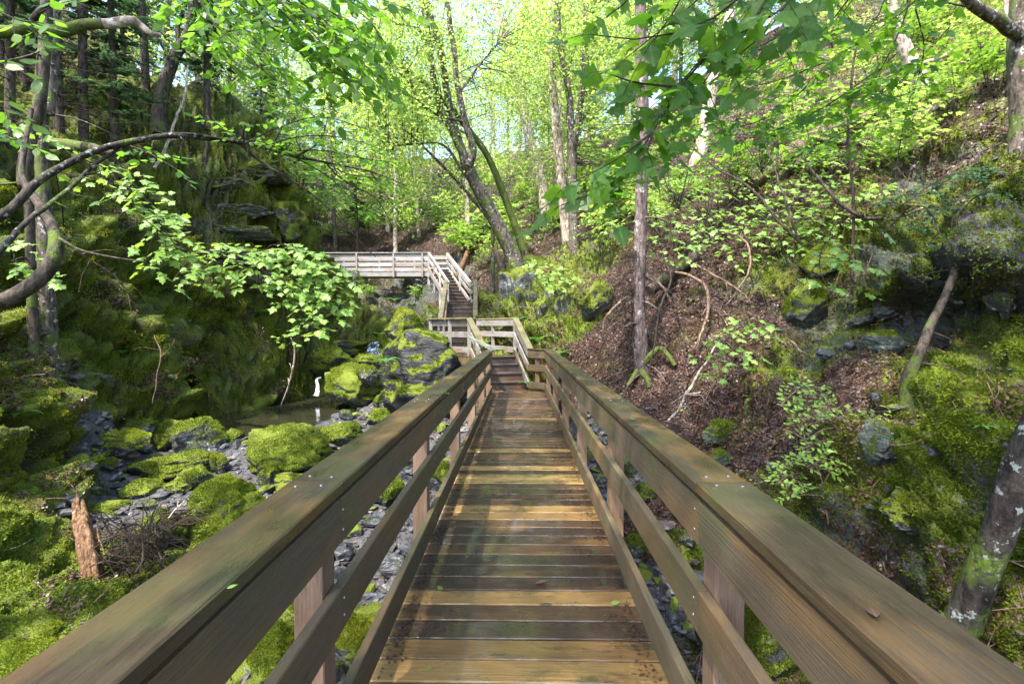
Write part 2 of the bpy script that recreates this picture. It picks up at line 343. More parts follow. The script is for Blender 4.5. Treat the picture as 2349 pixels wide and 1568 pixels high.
# ------------------------------------------------------------------ ground: one sheet through surveyed points
CP=[]   # x,y,z, moss,litter,gravel,rock
CL={'m':(1,0,0,.12),'l':(.12,1,0,.05),'g':(.1,.1,1,.1),'r':(.35,.15,0,.75),'x':(.45,.55,0,.1),'k':(.72,.1,0,.45),'d':(.72,.26,0,.42)}
def cp(x,y,z,k): CP.append((x,y,z)+CL[k])
def cq(u,v,y,k): p=P(u,v,y); cp(p[0],p[1],p[2],k)
# stream bed
for a in [(-4,3.5,-1.35,'g'),(-2,4,-1.5,'g'),(0,4,-1.6,'g'),(1.35,5,-1.6,'g'),(-3,8,-1.4,'g'),(0,8,-1.4,'g'),(1.3,7.3,-1.25,'g'),(1.2,9.3,-.8,'g'),(-5,10,-1.0,'g'),(-7,9.6,-.95,'g'),(-3.6,11.6,-.85,'g'),(-6,10.6,-1.0,'g'),(-4.3,13,-.9,'g'),(-2,11,-1.1,'g'),
          (.3,11,-.55,'x'),(-4,14,-1.05,'g'),(-6.5,13.5,-1.4,'g'),(-7.4,16.5,-1.45,'g'),(-5,17,-.6,'g'),(-6.3,20,.5,'m'),(-5.6,22.5,1.4,'r'),(-5.5,25,2.4,'r'),(-5.6,27.5,3.4,'r'),(-8.5,27,3.1,'r'),
          (-1.2,14.5,-.1,'x'),(-2.2,17,.35,'x'),(-2.5,20,1.75,'l'),(-3,22,2.1,'l'),(-4,25,3.1,'r'),(-3.7,17,.2,'m'),(-3.9,20,1.2,'m'),(-2,1,-1.5,'g'),(0,0,-1.6,'g'),(0,-3,-1.6,'g'),(-4,-2,-1.3,'g')]: cp(*a)
# left wall
for a in [(140,1190,6.9,'k'),(0,1480,3.6,'m'),(210,1400,4.7,'m'),(100,1000,7.1,'m'),(0,800,7.0,'m'),(0,500,9,'m'),(0,250,12,'m'),(0,0,16,'x'),(300,985,10.2,'m'),(300,880,10.6,'m'),(300,700,11,'m'),(300,500,12.6,'m'),
          (300,300,15.5,'m'),(250,100,20,'x'),(400,950,12.6,'m'),(520,925,14.6,'m'),(520,760,15.2,'m'),(480,600,15.4,'k'),(480,420,16.2,'k'),(560,560,16.6,'k'),(560,372,17.4,'m'),(640,450,18,'m'),(700,545,19.3,'m'),(760,600,20.3,'m'),(812,650,21,'m'),
          (640,800,17.5,'m'),(640,920,17,'m'),(760,780,20.2,'m'),(740,860,18.6,'m'),(826,742,22,'m'),(170,1150,7.6,'k'),(250,1085,8.3,'g'),(330,1140,7.3,'g'),(400,1060,9.2,'g'),(215,1125,7.4,'g'),(300,1040,9.4,'g')]: cq(*a)
for a in [(-10,24,4.2,'m'),(-12,30,4.4,'x'),(-15,26,6.5,'x'),(-13,20.5,8.3,'m'),(-18,22,11.5,'x'),(-16,30,8,'l'),(-20,30,12,'l'),(-28,45,18,'l'),(-30,25,20,'x'),(-25,14,17,'x'),(-16,6,11,'m'),(-11,3,5,'m'),(-9,-2,4,'m'),(-6,0,-.2,'m'),(-7,3.5,.9,'m')]: cp(*a)
# right bank
for a in [(2349,1560,2.5,'d'),(2349,1000,3.6,'d'),(2349,600,5.2,'r'),(2349,300,8,'x'),(2349,0,14,'m'),(2000,1200,4.1,'d'),(2200,900,4.9,'d'),(1750,1000,6.3,'l'),(1900,950,5.6,'l'),(1480,1130,7.2,'g'),(1650,1000,7.2,'l'),(1480,850,9.6,'l'),(1400,905,9.7,'l'),
          (1330,855,11.2,'l'),(1820,620,8.9,'k'),(1860,800,7.2,'k'),(1600,600,11.6,'l'),(1500,720,10.7,'l'),(1700,760,8.6,'l'),(1600,400,16,'l'),(1900,400,12,'x'),(2000,150,16,'x'),(1700,200,22,'x'),(1500,300,28,'l'),(1350,555,20,'l'),(1300,450,30,'l'),
          (1205,760,13.8,'d'),(1250,745,13.6,'d'),(1200,640,16,'d'),(1200,610,17,'d'),(1330,640,15.4,'d'),(1140,690,16.6,'d'),(1300,760,12.6,'m'),(1420,650,13,'l'),(2100,600,6.9,'k'),(1930,700,8.6,'d'),(2100,1000,4.6,'d'),(2200,1200,3.5,'d'),(1850,1250,4.4,'d')]: cq(*a)
for a in [(-1.25,17.5,1.5,'x'),(-1.3,20,2.7,'l'),(-1,23,4,'l'),(2,3,-.75,'k'),(2.2,1,-.7,'k'),(2.2,5,-.75,'m'),(2,-2,-.8,'k'),(4.5,0,1.2,'m'),(7,0,3.4,'m'),(2,6.3,-.7,'l'),(6.5,2,2.6,'m'),(12,5,8,'m'),(20,10,16,'l'),(24,25,22,'l'),(16,35,21,'l')]: cp(*a)
# far slope
for a in [(900,545,36,'l'),(1100,470,40,'l'),(1300,380,40,'l'),(600,430,30,'l'),(420,250,28,'l'),(1000,560,31,'l')]: cq(*a)
for a in [(-6,60,22,'l'),(12,60,25,'l'),(-30,60,24,'l'),(35,50,28,'l'),(0,85,27,'l'),(-50,85,27,'l'),(50,85,29,'l')]: cp(*a)
CP=np.array(CP)
def _U(r2): return .5*r2*np.log(r2+1e-9)
_X=CP[:,:2]; _n=len(_X); _r=((_X[:,None]-_X[None])**2).sum(-1)
_K=_U(_r)+np.eye(_n)*.6; _Pm=np.hstack([np.ones((_n,1)),_X]); _A=np.block([[_K,_Pm],[_Pm.T,np.zeros((3,3))]])
_W=np.linalg.solve(_A,np.concatenate([CP[:,2],np.zeros(3)]))
def H(x,y):
    x=np.asarray(x,float); y=np.asarray(y,float); sh=x.shape; x=x.ravel(); y=y.ravel(); out=np.empty(len(x))
    for i in range(0,len(x),40000):
        r2=(x[i:i+40000,None]-_X[:,0])**2+(y[i:i+40000,None]-_X[:,1])**2
        out[i:i+40000]=_U(r2)@_W[:_n]+_W[_n]+_W[_n+1]*x[i:i+40000]+_W[_n+2]*y[i:i+40000]
    return out.reshape(sh)
def CLS(x,y):
    out=np.empty((x.size,4)); x=x.ravel(); y=y.ravel()
    for i in range(0,len(x),40000):
        r2=(x[i:i+40000,None]-_X[:,0])**2+(y[i:i+40000,None]-_X[:,1])**2+.02
        w=1/r2**1.7; out[i:i+40000]=(w@CP[:,3:])/w.sum(1,keepdims=True)
    return out
NR,NC=560,820
tt=np.linspace(0,1,NR); yy=-5+2.6*np.exp(tt*math.log(92/2.6))
aa=np.linspace(-1.32,1.32,NC)
GX=(aa[None,:]*(yy[:,None]+5.0)); GY=np.repeat(yy[:,None],NC,1)
Gz=H(GX,GY); CLSG=CLS(GX,GY).reshape(NR,NC,4)
pos=np.stack([GX,GY,Gz],-1)
du=np.gradient(pos,axis=1); dv=np.gradient(pos,axis=0); nn=nrm(np.cross(du,dv))
mo,li,gv,rk=[CLSG[...,k] for k in range(4)]
dist=np.linalg.norm(pos-CAMP,axis=-1)
steep=np.clip(1.15-nn[...,2],0,1)
A=(.14+.42*np.clip(mo+rk,0,1)*(.35+steep))*(1-.75*gv)
far=np.clip(dist/22,0,1)
q=pos
wall=np.clip(mo+rk-.3,0,1)*np.clip(steep*1.6-.15,0,1)
tz=q[...,2]*1.25+fbm(q*np.array([.5,.5,.2]),3)*1.9; tf_=tz-np.floor(tz); terr=wall*(np.minimum(tf_,(1-tf_)*4)-.4)*.55*(.5+vn(q*.6+40))
lump=fbm(q*1.05,3)*A*1.15
bare=np.clip((fbm(q*np.array([.75,.75,1.7])+60,4)-.10)*6,0,1)*np.clip((mo+rk-.25)*2,0,1)*np.clip(steep*2.2,0.1,1)*(1-gv)*np.where(q[...,0]<0,.25+.75*np.exp(-((q[...,0]+9.6)/2.2)**2-((q[...,1]-16.8)/2.6)**2-((q[...,2]-4.6)/2.2)**2),1)
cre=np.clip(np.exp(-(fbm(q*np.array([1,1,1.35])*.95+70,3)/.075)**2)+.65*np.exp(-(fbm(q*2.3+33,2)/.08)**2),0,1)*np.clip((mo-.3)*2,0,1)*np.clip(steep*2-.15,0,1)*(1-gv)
ridge=(1-np.abs(fbm(q*np.array([.75,.75,1.5])+9,4))*2.4)*A*.42
mid=(fbm(q*2.6+5,3)*.5+(.35-np.abs(fbm(q*4.2+25,3))))*A*.55
fine=(fbm(q*8+2,3)*.07+(.3-np.abs(fbm(q*5.5+12,2)))*.09*(mo+rk))*(1-.5*gv)
strata=rk*np.clip(fbm(q*np.array([.9,.9,4.6])+3,3),-.6,.6)*.75
pos=pos+nn*(lump+ridge+mid+fine+strata+terr*1.5-cre*.24+bare*(-.20+.35*np.clip(fbm(q*np.array([1.3,1.3,6.])+80,3),-.5,.5)))[...,None]
# the dark hollow under the right bank's overhang, with its jutting lip
for (u_,v_,y_,rx,rz,amt) in ((2060,730,6.3,1.15,.36,-1.3),(1870,690,7.3,.55,.32,-.7),(2060,615,6.1,1.3,.34,.5),(2225,735,5.4,.45,.42,-.8)):
    c_=P(u_,v_,y_); t_=np.array([c_[1],-c_[0],0])/math.hypot(c_[0],c_[1]); dd_=pos-c_; e_=np.exp(-((dd_@t_)/rx)**2-(dd_[...,2]/rz)**2-((dd_@np.array([c_[0],c_[1],0]))/math.hypot(c_[0],c_[1])/1.6)**2)
    pos=pos+np.array([-c_[0],-c_[1],.0])/math.hypot(c_[0],c_[1])*amt*e_[...,None]
_r=((pos[...,0]+6.9+.12*(pos[...,1]-14))/2.0)**2+((pos[...,1]-14.6)/4.2)**2+.5*fbm(pos*1.3+4,3); pos[...,2]=np.where(_r<1,np.maximum(np.minimum(pos[...,2],-1.2-.4*(1-_r)),pos[...,2]-.55),pos[...,2])
GPOS=pos
du=np.gradient(pos,axis=1); dv=np.gradient(pos,axis=0); GN=nrm(np.cross(du,dv))
def grid_faces(nr,nc):
    i,j=np.meshgrid(np.arange(nr-1),np.arange(nc-1),indexing='ij')
    return np.stack([i*nc+j,i*nc+j+1,(i+1)*nc+j+1,(i+1)*nc+j],-1).reshape(-1,4)
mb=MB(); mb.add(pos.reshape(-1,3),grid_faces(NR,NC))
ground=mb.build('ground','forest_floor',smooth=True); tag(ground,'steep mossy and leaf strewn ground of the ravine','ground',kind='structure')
for k,nm in enumerate(('moss','litter','gravel','rock')):
    a_=ground.data.attributes.new(nm,'FLOAT','POINT'); a_.data.foreach_set('value',CLSG[...,k].ravel().astype(np.float32))
a_=ground.data.attributes.new('bare','FLOAT','POINT'); a_.data.foreach_set('value',bare.ravel().astype(np.float32))
a_=ground.data.attributes.new('crevice','FLOAT','POINT'); a_.data.foreach_set('value',cre.ravel().astype(np.float32))
_s=pos[::2,::2]; BV=BVHTree.FromPolygons(_s.reshape(-1,3).tolist(),grid_faces(*_s.shape[:2]).tolist())
def hit(u,v,back=0):
    d=ray(u,v); d=d/np.linalg.norm(d); r=BV.ray_cast(Vector(CAMP),Vector(d))
    if r[0] is None: return P(u,v,40),np.array([0,0,1.])
    return np.array(r[0])+d*back,np.array(r[1])*(1 if r[1].z>0 else -1)
def drop(x,y):
    r=BV.ray_cast(Vector((x,y,60)),Vector((0,0,-1))); return r[0].z if r[0] else float(H(np.array([x]),np.array([y]))[0])

# ------------------------------------------------------------------ water
WZ=-1.13
mb=MB(); nx=40
xs=np.linspace(-10.5,-4.4,nx); ys=np.linspace(10.5,19.5,nx); X,Y=np.meshgrid(xs,ys)
mb.add(np.stack([X,Y,np.full_like(X,WZ)],-1).reshape(-1,3),grid_faces(nx,nx))
tag(mb.build('water','pool_water'),'dark still pool under the mossy left wall','water',kind='structure')
def sheet(name,pts,wid,mat_,label,cat='water',sag=.02,nw=9,jit=.03,fixs=False):
    p=smooth(pts,40); mb=MB(); t=nrm(np.gradient(p,axis=0)); s=nrm(np.cross(t,[0,0,1.])); s[:,2]=0; s=s if not fixs else np.array([[1,0,0.]]*40)
    ww=np.interp(np.linspace(0,1,40),np.linspace(0,1,len(wid)),wid)
    k=np.linspace(-1,1,nw); v=p[:,None]+s[:,None]*(k[None,:,None]*ww[:,None,None]*.5); v[...,2]-=sag*(k[None]**2)
    v=v+jit*fbm(v*9,3)[...,None]*np.array([1,1,.8])
    mb.add(v.reshape(-1,3),grid_faces(40,nw)); o=mb.build(name,mat_,smooth=True); return tag(o,label,cat,kind='structure')
p0=P(727,868,17.2);p1=P(728,886,16.9);p2=P(724,903,16.7);p3=P(704,912,16.3)
p3[2]=WZ+.03
sheet('waterfall',[p0+[0.02,.3,.03],p0,p1+[.01,0,0],p2+[.03,0,.0],p2+[.02,-.25,-.02]],[.07,.08,.11,.18,.30],'white_water','little white waterfall dropping into the dark pool','waterfall',.03,9,.02,True)
sheet('stream',[(.75,7.6,-1.42),(1.05,6.6,-1.44),(1.22,5.6,-1.44),(1.34,4.9,-1.46),(1.3,4.2,-1.55),(1.33,3.6,-1.62),(1.3,2.6,-1.6)],[.3,.4,.45,.5,.5,.6,.7],'run_water','dark rushing brook below the right side of the bridge','stream',0,13,.04)
sheet('cascade',[P(880,752,21.5),P(868,775,20.6),P(855,800,19.8),P(862,822,19.0),P(866,842,18.4)],[.35,.4,.45,.4,.5],'run_water','thin stream trickling between boulders behind the big rock','cascade',0,9,.05)

# ------------------------------------------------------------------ boardwalk
def rail_run(root,pts,side,hts=((.835,.155),(.53,.15),(.13,.15)),cap=True,capw=.18,posts=(),mats=('rail_wood','rail_side_wood','post_wood'),capz=.975,joints=None,ph=.1,pdown=.5,capt=.04,bt=.038,tints=None,poff=.07,name='railing'):
    """railing along deck-level points; boards on the inner face, posts outside (side=+1: outside is to the right of travel)"""
    pts=[np.asarray(p,float) for p in pts]
    r=bpy.data.objects.new(name,None); COL.objects.link(r); r.parent=root; r.matrix_parent_inverse=Matrix.Translation(-root.location); r.location=(0,0,0)
    def sub(mbx,nm,mt):
        o=bpy.data.objects.new(nm,mbx.mesh(nm,mt)); COL.objects.link(o); o.parent=r
    for a,b in zip(pts[:-1],pts[1:]):
        d=b-a; L=np.linalg.norm(d); dh=d.copy(); dh[2]=0; dh=dh/np.linalg.norm(dh); out=np.cross(dh,[0,0,1.])*side; up=np.cross(out*side,d/L)*1.0
        up=up if up[2]>0 else -up
        segs=[0]+[j for j in (joints or []) if 0<j<L]+[L]
        for s0,s1 in zip(segs[:-1],segs[1:]):
            q0=a+d/L*(s0+.0015); q1=a+d/L*(s1-.0015)
            if cap:
                mbx=MB(); z=np.array([0,0,capz-capt/2]); o_=out*(capw/2-.012); board(mbx,q0+z+o_,q1+z+o_,capw,capt,up,c=.005,nl=max(1,int((s1-s0)/.6)),warp=.003); sub(mbx,'cap_rail',mats[0])
            for (hz,hw) in hts:
                mbx=MB(); z=np.array([0,0,hz]); board(mbx,q0+z+out*bt/2,q1+z+out*bt/2,bt,hw,up,c=.004,nl=max(1,int((s1-s0)/.6)),warp=.003); sub(mbx,'rail_board',mats[1])
    for p in posts:
        p=np.asarray(p,float); mbx=MB(); board(mbx,p-[0,0,pdown],p+[0,0,capz-capt-.002],ph,ph,(0,1,0),c=.004); sub(mbx,'post',mats[2])
    return r
bridge=thing('footbridge','long wet plank footbridge with solid timber railings leading away from the viewer','footbridge',(0,5,0))
mb=MB(); pitch=.1437
tints={-1:.88,0:.76,1:.4,2:.55,3:.85,4:.28,5:.22,6:.18,7:.5,8:.28,9:.2,10:.5,11:.83,12:.88,13:.5,14:.28,15:.42,16:.5,17:1,18:1,19:.5,20:.96,21:.45,22:.5,23:.5,24:.6,25:.95,26:.5}
for k in range(-26,65):
    y0=2.133+(k)*pitch+pitch/2
    if y0>11.45: break
    t_=tints.get(k, float(np.clip(rng.normal(.45,.16),.1,.85)))
    e=rng.random(2)*.02
    ang=.05*(rng.random()-.5)*.1
    dz=.004*(rng.random()-.5)
    board(mb,(-.70-e[0],y0-ang,-.02+dz),(.70+e[1],y0+ang,-.02-dz),pitch-.007-rng.random()*.003,.04,(0,0,1),t_,.005,3,.0025)
mb.build('deck','deck_wood',bridge)
mb=MB(); 
for xx in (-.62,.0,.62): board(mb,(xx,-1.6,-.16),(xx,11.3,-.16),.09,.235,(0,0,1))
mb.build('beam','rail_side_wood',bridge)
posts=[1.62+1.78*k for k in range(-1,6)]
jn=[1.62+1.6,5.18+1.6,8.74+1.6]
rail_run(bridge,[(-.615,-1.6,0),(-.58,10.45,0)],-1,joints=jn,posts=[(-.71+.0033*(y+1.6),y,0) for y in posts],pdown=.9)
posts=[1.64+1.82*k for k in range(-1,5)]+[10.95]
rail_run(bridge,[(.615,-1.6,0),(.575,10.95,0)],1,joints=jn,posts=[(.71-.0033*(y+1.6),y,0) for y in posts],pdown=.9)
rail_run(bridge,[(.575,10.95,0),(.20,11.25,0)],1,posts=[(.42,11.2,0)],pdown=.9,mats=('rail_wood','rail_side_wood','post_wood'))
mb=MB(); N=5200; side=np.where(rng.random(N)<.5,-1,1); x_=side*(.60-np.abs(rng.normal(size=N))*.055); y_=.3+11*rng.random(N)
ok=fbm(np.stack([x_*2,y_*2.2,x_*0],-1),3)>-.12; x_,y_=x_[ok],y_[ok]
leaves(mb,np.stack([x_,y_,np.full(len(x_),.004)],-1),nrm(rng.normal(size=(len(x_),3))*[1,1,.15]),nrm(np.array([0,0,1.])+.3*rng.normal(size=(len(x_),3))),.006+.02*rng.random(len(x_))**2,'diamond',.1,rng.random(len(x_))*.6)
tag(mb.build('debris','litter_leaf'),'dark crumbs of bark and needles along the deck edges','debris',kind='stuff')
def steps(root,c0,d,n,rise,run,width,mat_='tread_wood',strmat='rail_side_wood'):
    d=nrm(np.array([d[0],d[1],0.])); s=np.array([d[1],-d[0],0]); c0=np.asarray(c0,float)
    for k in range(n):
        z=c0[2]+rise*(k+1); a=c0+d*(run*k); a[2]=z
        if k<n-1 or True:
            mbx=MB(); board(mbx,a+d*(run/2)-s*width/2-[0,0,.02],a+d*(run/2)+s*width/2-[0,0,.02],run+.03,.04,(0,0,1),c=.006); mbx.build('tread',mat_,root)
        mbx=MB(); board(mbx,a+d*.02-s*width/2-[0,0,.04+(rise-.04)/2],a+d*.02+s*width/2-[0,0,.04+(rise-.04)/2],.025,rise-.042,(0,0,1),c=.002); mbx.build('riser',mat_,root)
    for sg in (-1,1):
        mbx=MB(); e0=c0+s*sg*(width/2+.022)+[0,0,.04]-d*.05; e1=e0+d*(run*n)+[0,0,rise*n]; board(mbx,e0,e1,.042,.26,np.cross(s,e1-e0),c=.003); mbx.build('stringer',strmat,root)
WM=('cap_wood','weathered_wood','weathered_wood')
LW=.74
_a=np.arange(8)*np.pi/4
def screw(p,n,r=.006):
    n=nrm(np.asarray(n,float)); s=nrm(np.cross(n,[.3,.9,.2])); t=np.cross(n,s); c=np.asarray(p,float)
    ring=lambda q,h: c+n*h+q*r*(np.cos(_a)[:,None]*s+np.sin(_a)[:,None]*t)
    mbx=MB(); mbx.add(np.vstack([ring(1,-.002),ring(.8,.0025)]),[[k,(k+1)%8,8+(k+1)%8,8+k] for k in range(8)]); mbx.add(ring(.8,.0025),[list(range(8))]); return mbx
for sg,ys in ((-1,[1.62,3.40,5.18]),(1,[1.64,3.46,5.28])):
    rr=[c for c in bridge.children if c.name.startswith('railing')][0 if sg<0 else 1]
    for y in ys:
        e=.0027*(y+1.6)
        for k,(x,yy_,z,n) in enumerate([(.66-e,y-.05,.975,(0,0,1)),(.74-e,y-.06,.975,(0,0,1)),(.66-e,y+.04,.975,(0,0,1)),(.74-e,y+.05,.975,(0,0,1))]+[(.614-e,y+dy_,z_,(-1,0,0)) for z_ in (.87,.80,.56,.50,.16,.10) for dy_ in (.02,)]):
            o=bpy.data.objects.new('screw',screw((sg*x,yy_,z+.001 if n[2] else z),(sg*n[0],0,n[2]),.0065).mesh('screw','nail_metal')); COL.objects.link(o); o.parent=rr
st1=thing('staircase','short flight of four dark wooden steps at the far end of the footbridge','stairs',(-.33,11.3,0))
d1=(-.30,.95)
steps(st1,(-.36,11.32,0),d1,4,LW/4,.29,1.1)
A1=np.array([-.60,10.55,0]);A2=np.array([-1.22,12.35,LW])
B1=np.array([.20,11.25,0]);B2=np.array([-.16,12.75,LW])
rail_run(st1,[A1+[-.13,.45,.02],A2],-1,mats=WM,posts=[A2+[-.05,.03,0]],pdown=1.3,capw=.15)
rail_run(st1,[B1,B2],1,mats=WM,posts=[B2+[.05,.05,0]],pdown=1.2,capw=.15)
land=thing('landing','small wooden landing with grey railings between the lower and the middle steps','landing',(-1.6,14,LW))
mb=MB(); poly=[(-.13,12.4),(-.16,12.85),(-1.2,14.4),(-1.58,17.3),(-2.75,17.3),(-2.55,14.0),(-1.24,12.2)]
poly=np.array(poly)
for k in range(38):
    y0=12.2+k*.1437
    xs=[]
    for a,b in zip(poly,np.roll(poly,-1,0)):
        if (a[1]-y0)*(b[1]-y0)<0: xs.append(a[0]+(b[0]-a[0])*(y0-a[1])/(b[1]-a[1]))
    if len(xs)>=2: board(mb,(min(xs)-.02,y0,LW-.02),(max(xs)+.02,y0,LW-.02),.137,.04,(0,0,1),rng.random()*.6,.004)
mb.build('deck','deck_wood',land)
mb=MB(); 
for a,b in zip(poly,np.roll(poly,-1,0)): board(mb,(*a,LW-.15),(*b,LW-.15),.05,.2)
mb.build('beam','rail_side_wood',land)
D2=np.array([-2.50,13.9,LW]); C2=np.array([-1.30,14.75,LW])
rail_run(land,[A2,D2],-1,mats=WM,posts=[A2*.52+D2*.48+[-.03,-.04,0],D2+[-.03,-.04,0]],pdown=1.3,capw=.15)
rail_run(land,[B2,C2],1,mats=WM,posts=[B2*.45+C2*.55+[.04,.05,0],C2+[.04,.05,0]],pdown=1.2,capw=.15)
rail_run(land,[D2,(-2.78,17.1,LW)],-1,mats=WM,posts=[],pdown=1.2,capw=.15)
# loose sloping handrail plank on a black bracket
lp=thing('handrail_plank','greenish worn plank lying askew on top of the left railing\'s far end','plank',P(1110,790,10.7))
mb=MB(); board(mb,P(1077,773,11.2),P(1142,803,10.35),.14,.035,(0.3,-.1,1),c=.004,nl=4,warp=.006); mb.build('plank','painted_plank',lp)
mb=MB(); q=P(1110,792,10.75); board(mb,q-[0,0,.32],q+[0,0,-.02],.03,.03,(0,1,0),c=.003); mb.build('bracket','black_metal',lp)
# middle flight
st2=thing('staircase','straight flight of nine dark wooden steps between pale sloping handrails, above the small landing','stairs',(-2.2,17.3,LW))
d2=(-.09,1.)
steps(st2,(-2.16,17.2,LW),d2,9,1.66/9,.285,1.02)
Z3=LW+1.66
rail_run(st2,[(-2.70,16.95,LW+.02),(-2.94,19.95,Z3)],-1,mats=WM,capw=.16,posts=[(-2.83,17.1,LW),(-3.05,19.95,Z3)],pdown=1.2)
rail_run(st2,[(-1.60,16.95,LW+.02),(-1.86,19.95,Z3)],1,mats=WM,capw=.16,posts=[(-1.52,17.1,LW),(-1.75,19.95,Z3)],pdown=1.2)
# upper flight
st3=thing('staircase','upper flight of narrow wooden steps climbing left to the high walkway','stairs',(-2.9,20.5,Z3))
mb=MB()
for k in range(10): board(mb,(-3.05,19.95+k*.145,Z3-.022),(-1.9,19.95+k*.145,Z3-.022),.137,.04,(0,0,1),rng.random()*.5)
mb.build('deck','tread_wood',st3)
Z4=4.46
steps(st3,(-2.62,21.35,Z3),(-.36,.93),11,(Z4-Z3)/11,.43,1.0,'tread_wood','silver_wood')
SW=('silver_wood','silver_wood','silver_wood')
rail_run(st3,[(-3.06,21.3,Z3+.05),(-4.80,26.1,Z4)],-1,mats=SW,capw=.12,posts=[(-3.12,21.2,Z3),(-3.75,23.0,Z3+.75),(-4.3,24.6,Z3+1.4)],pdown=1.0)
rail_run(st3,[(-2.18,21.2,Z3+.05),(-3.95,26.3,Z4)],1,mats=SW,capw=.12,posts=[(-2.1,21.2,Z3),(-2.8,23.0,Z3+.75),(-3.4,24.8,Z3+1.4)],pdown=1.0)
rail_run(st3,[(-1.86,19.97,Z3),(-2.16,21.15,Z3)],1,mats=SW,capw=.12,posts=[],pdown=1)
# walkway
ww=thing('walkway','high silvery boardwalk with horizontal rails crossing the head of the ravine','walkway',(-8,26.8,Z4))
mb=MB()
for k in range(64):
    x=-13.1+k*.147
    board(mb,(x,26.15,Z4-.02),(x,27.35,Z4-.02),.138,.04,(0,0,1),rng.random())
mb.build('deck','silver_wood',ww)
mb=MB(); board(mb,(-13.2,26.2,Z4-.17),(-3.8,26.2,Z4-.17),.06,.26); board(mb,(-13.2,27.3,Z4-.17),(-3.8,27.3,Z4-.17),.06,.26); mb.build('beam','silver_wood',ww)
H3=((.86,.14),(.60,.14),(.30,.14))
fp=[(-4.86,26.08,Z4),(-5.2,26.08,Z4),(-6.75,26.08,Z4),(-8.75,26.08,Z4),(-10.7,26.08,Z4),(-12.6,26.08,Z4)]
rail_run(ww,[(-4.84,26.16,Z4),(-13.2,26.16,Z4)],-1,hts=H3,mats=SW,capw=.14,posts=fp,pdown=.35,ph=.09,joints=[2,4,6])
rail_run(ww,[(-3.9,27.34,Z4),(-13.2,27.34,Z4)],1,hts=((.86,.14),(.55,.14),(.2,.2)),mats=SW,capw=.14,posts=[(x+.4,27.42,Z4) for x in (-4.4,-6.3,-8.3,-10.3,-12.3)],pdown=.3,ph=.09)
rail_run(ww,[(-3.9,26.35,Z4),(-3.9,27.34,Z4)],1,hts=H3,mats=SW,capw=.14,posts=[(-3.85,26.4,Z4)],pdown=.3)
for x,y in ((-4.86,26.2),(-4.2,26.9),(-8.9,26.2),(-12.4,26.2),(-8.6,27.3)):
    mb=MB(); board(mb,(x,y,drop(x,y)-.3),(x,y,Z4-.3),.14,.14,(0,1,0)); mb.build('leg','silver_wood',ww)
mb=MB(); board(mb,(-4.83,26.1,Z4-1.75),(-3.9,25.95,Z4-.6),.05,.16,(0,0,1)); mb.build('brace','silver_wood',ww)
# ------------------------------------------------------------------ ground cover (stuff)
cellpos=GPOS[:-1,:-1]; ce1=GPOS[:-1,1:]-cellpos; ce2=GPOS[1:,:-1]-cellpos; cn=GN[:-1,:-1]; ccl=CLSG[:-1,:-1]
_rel=cellpos-CAMP; _cx=(_rel@_rot)
_infov=(_cx[...,2]<-.6)&(np.abs(_cx[...,0])<-_cx[...,2]*1.25)&(np.abs(_cx[...,1])<-_cx[...,2]*.95)
_facing=np.clip(-(cn*nrm(_rel)).sum(-1),0.06,1)
_area=np.linalg.norm(np.cross(ce1,ce2),axis=-1); _d2=(_rel**2).sum(-1)
_scr=np.where(_infov,_area*_facing/_d2,0)
def scatter(wt,N):
    p=(wt*_scr).ravel(); p=p/p.sum(); k=rng.choice(len(p),N,p=p); i,j=np.unravel_index(k,wt.shape)
    pt=cellpos[i,j]+ce1[i,j]*rng.random((N,1))+ce2[i,j]*rng.random((N,1))
    return pt,cn[i,j],np.sqrt(((pt-CAMP)**2).sum(1))
n_m=fbm(cellpos*1.6+50,4); n_b=fbm(cellpos*7+20,3)
mossw=np.clip(ccl[...,0]*1.25-.25+n_m*.9+n_b*.5,0,1)*(1-np.clip(ccl[...,2]*1.4,0,1))*(_d2<32**2)*(1-.9*bare[:-1,:-1])*(1-.85*cre[:-1,:-1])
pt,nn_,dd=scatter(mossw,680000)
tone=np.clip(np.where(pt[:,0]<0,.62,.36)+.75*fbm(pt*.9+7,3)+.55*fbm(pt*4.5,3)+.2*rng.normal(size=len(pt)),0,1)  # left moss painted lighter to make up for the dim light on that wall
mb=MB(); dirs=nrm(nn_+np.array([0,0,.35])+.75*rng.normal(size=(len(pt),3)))
sz=(.012+.0017*dd)*(.6+.9*rng.random(len(pt)))*np.where(dd>13,.8,1)
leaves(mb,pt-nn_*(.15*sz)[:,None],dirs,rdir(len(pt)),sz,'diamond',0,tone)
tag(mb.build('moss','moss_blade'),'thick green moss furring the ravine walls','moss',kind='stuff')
litw=np.clip(np.clip(ccl[...,1]*1.2-.2-n_m*.6,0,1)+np.clip(fbm(cellpos*1.2+90,4)*3-.75,0,.7)*(ccl[...,0]>.4),0,1)*(1-np.clip(ccl[...,2]*1.2,0,1))*(_d2<40**2)
pt,nn_,dd=scatter(litw,240000)
mb=MB(); dirs=nrm(np.cross(nn_,rdir(len(pt)))+.25*rng.normal(size=(len(pt),3)))
tone=np.clip(.38+.45*fbm(pt*1.3+3,3)+.22*rng.normal(size=len(pt)),0,1)
leaves(mb,pt+nn_*.008,dirs,nrm(nn_+.45*rng.normal(size=pt.shape)),(.018+.0026*dd)*(.6+.8*rng.random(len(pt))),'ovate',.25,tone)
tag(mb.build('leaf_litter','litter_leaf'),'damp brown dead leaves covering the forest slope','leaf litter',kind='stuff')
pt,nn_,dd=scatter(np.clip(litw+.12*mossw,0,1)*(_d2<22**2),1500)
mb=MB()
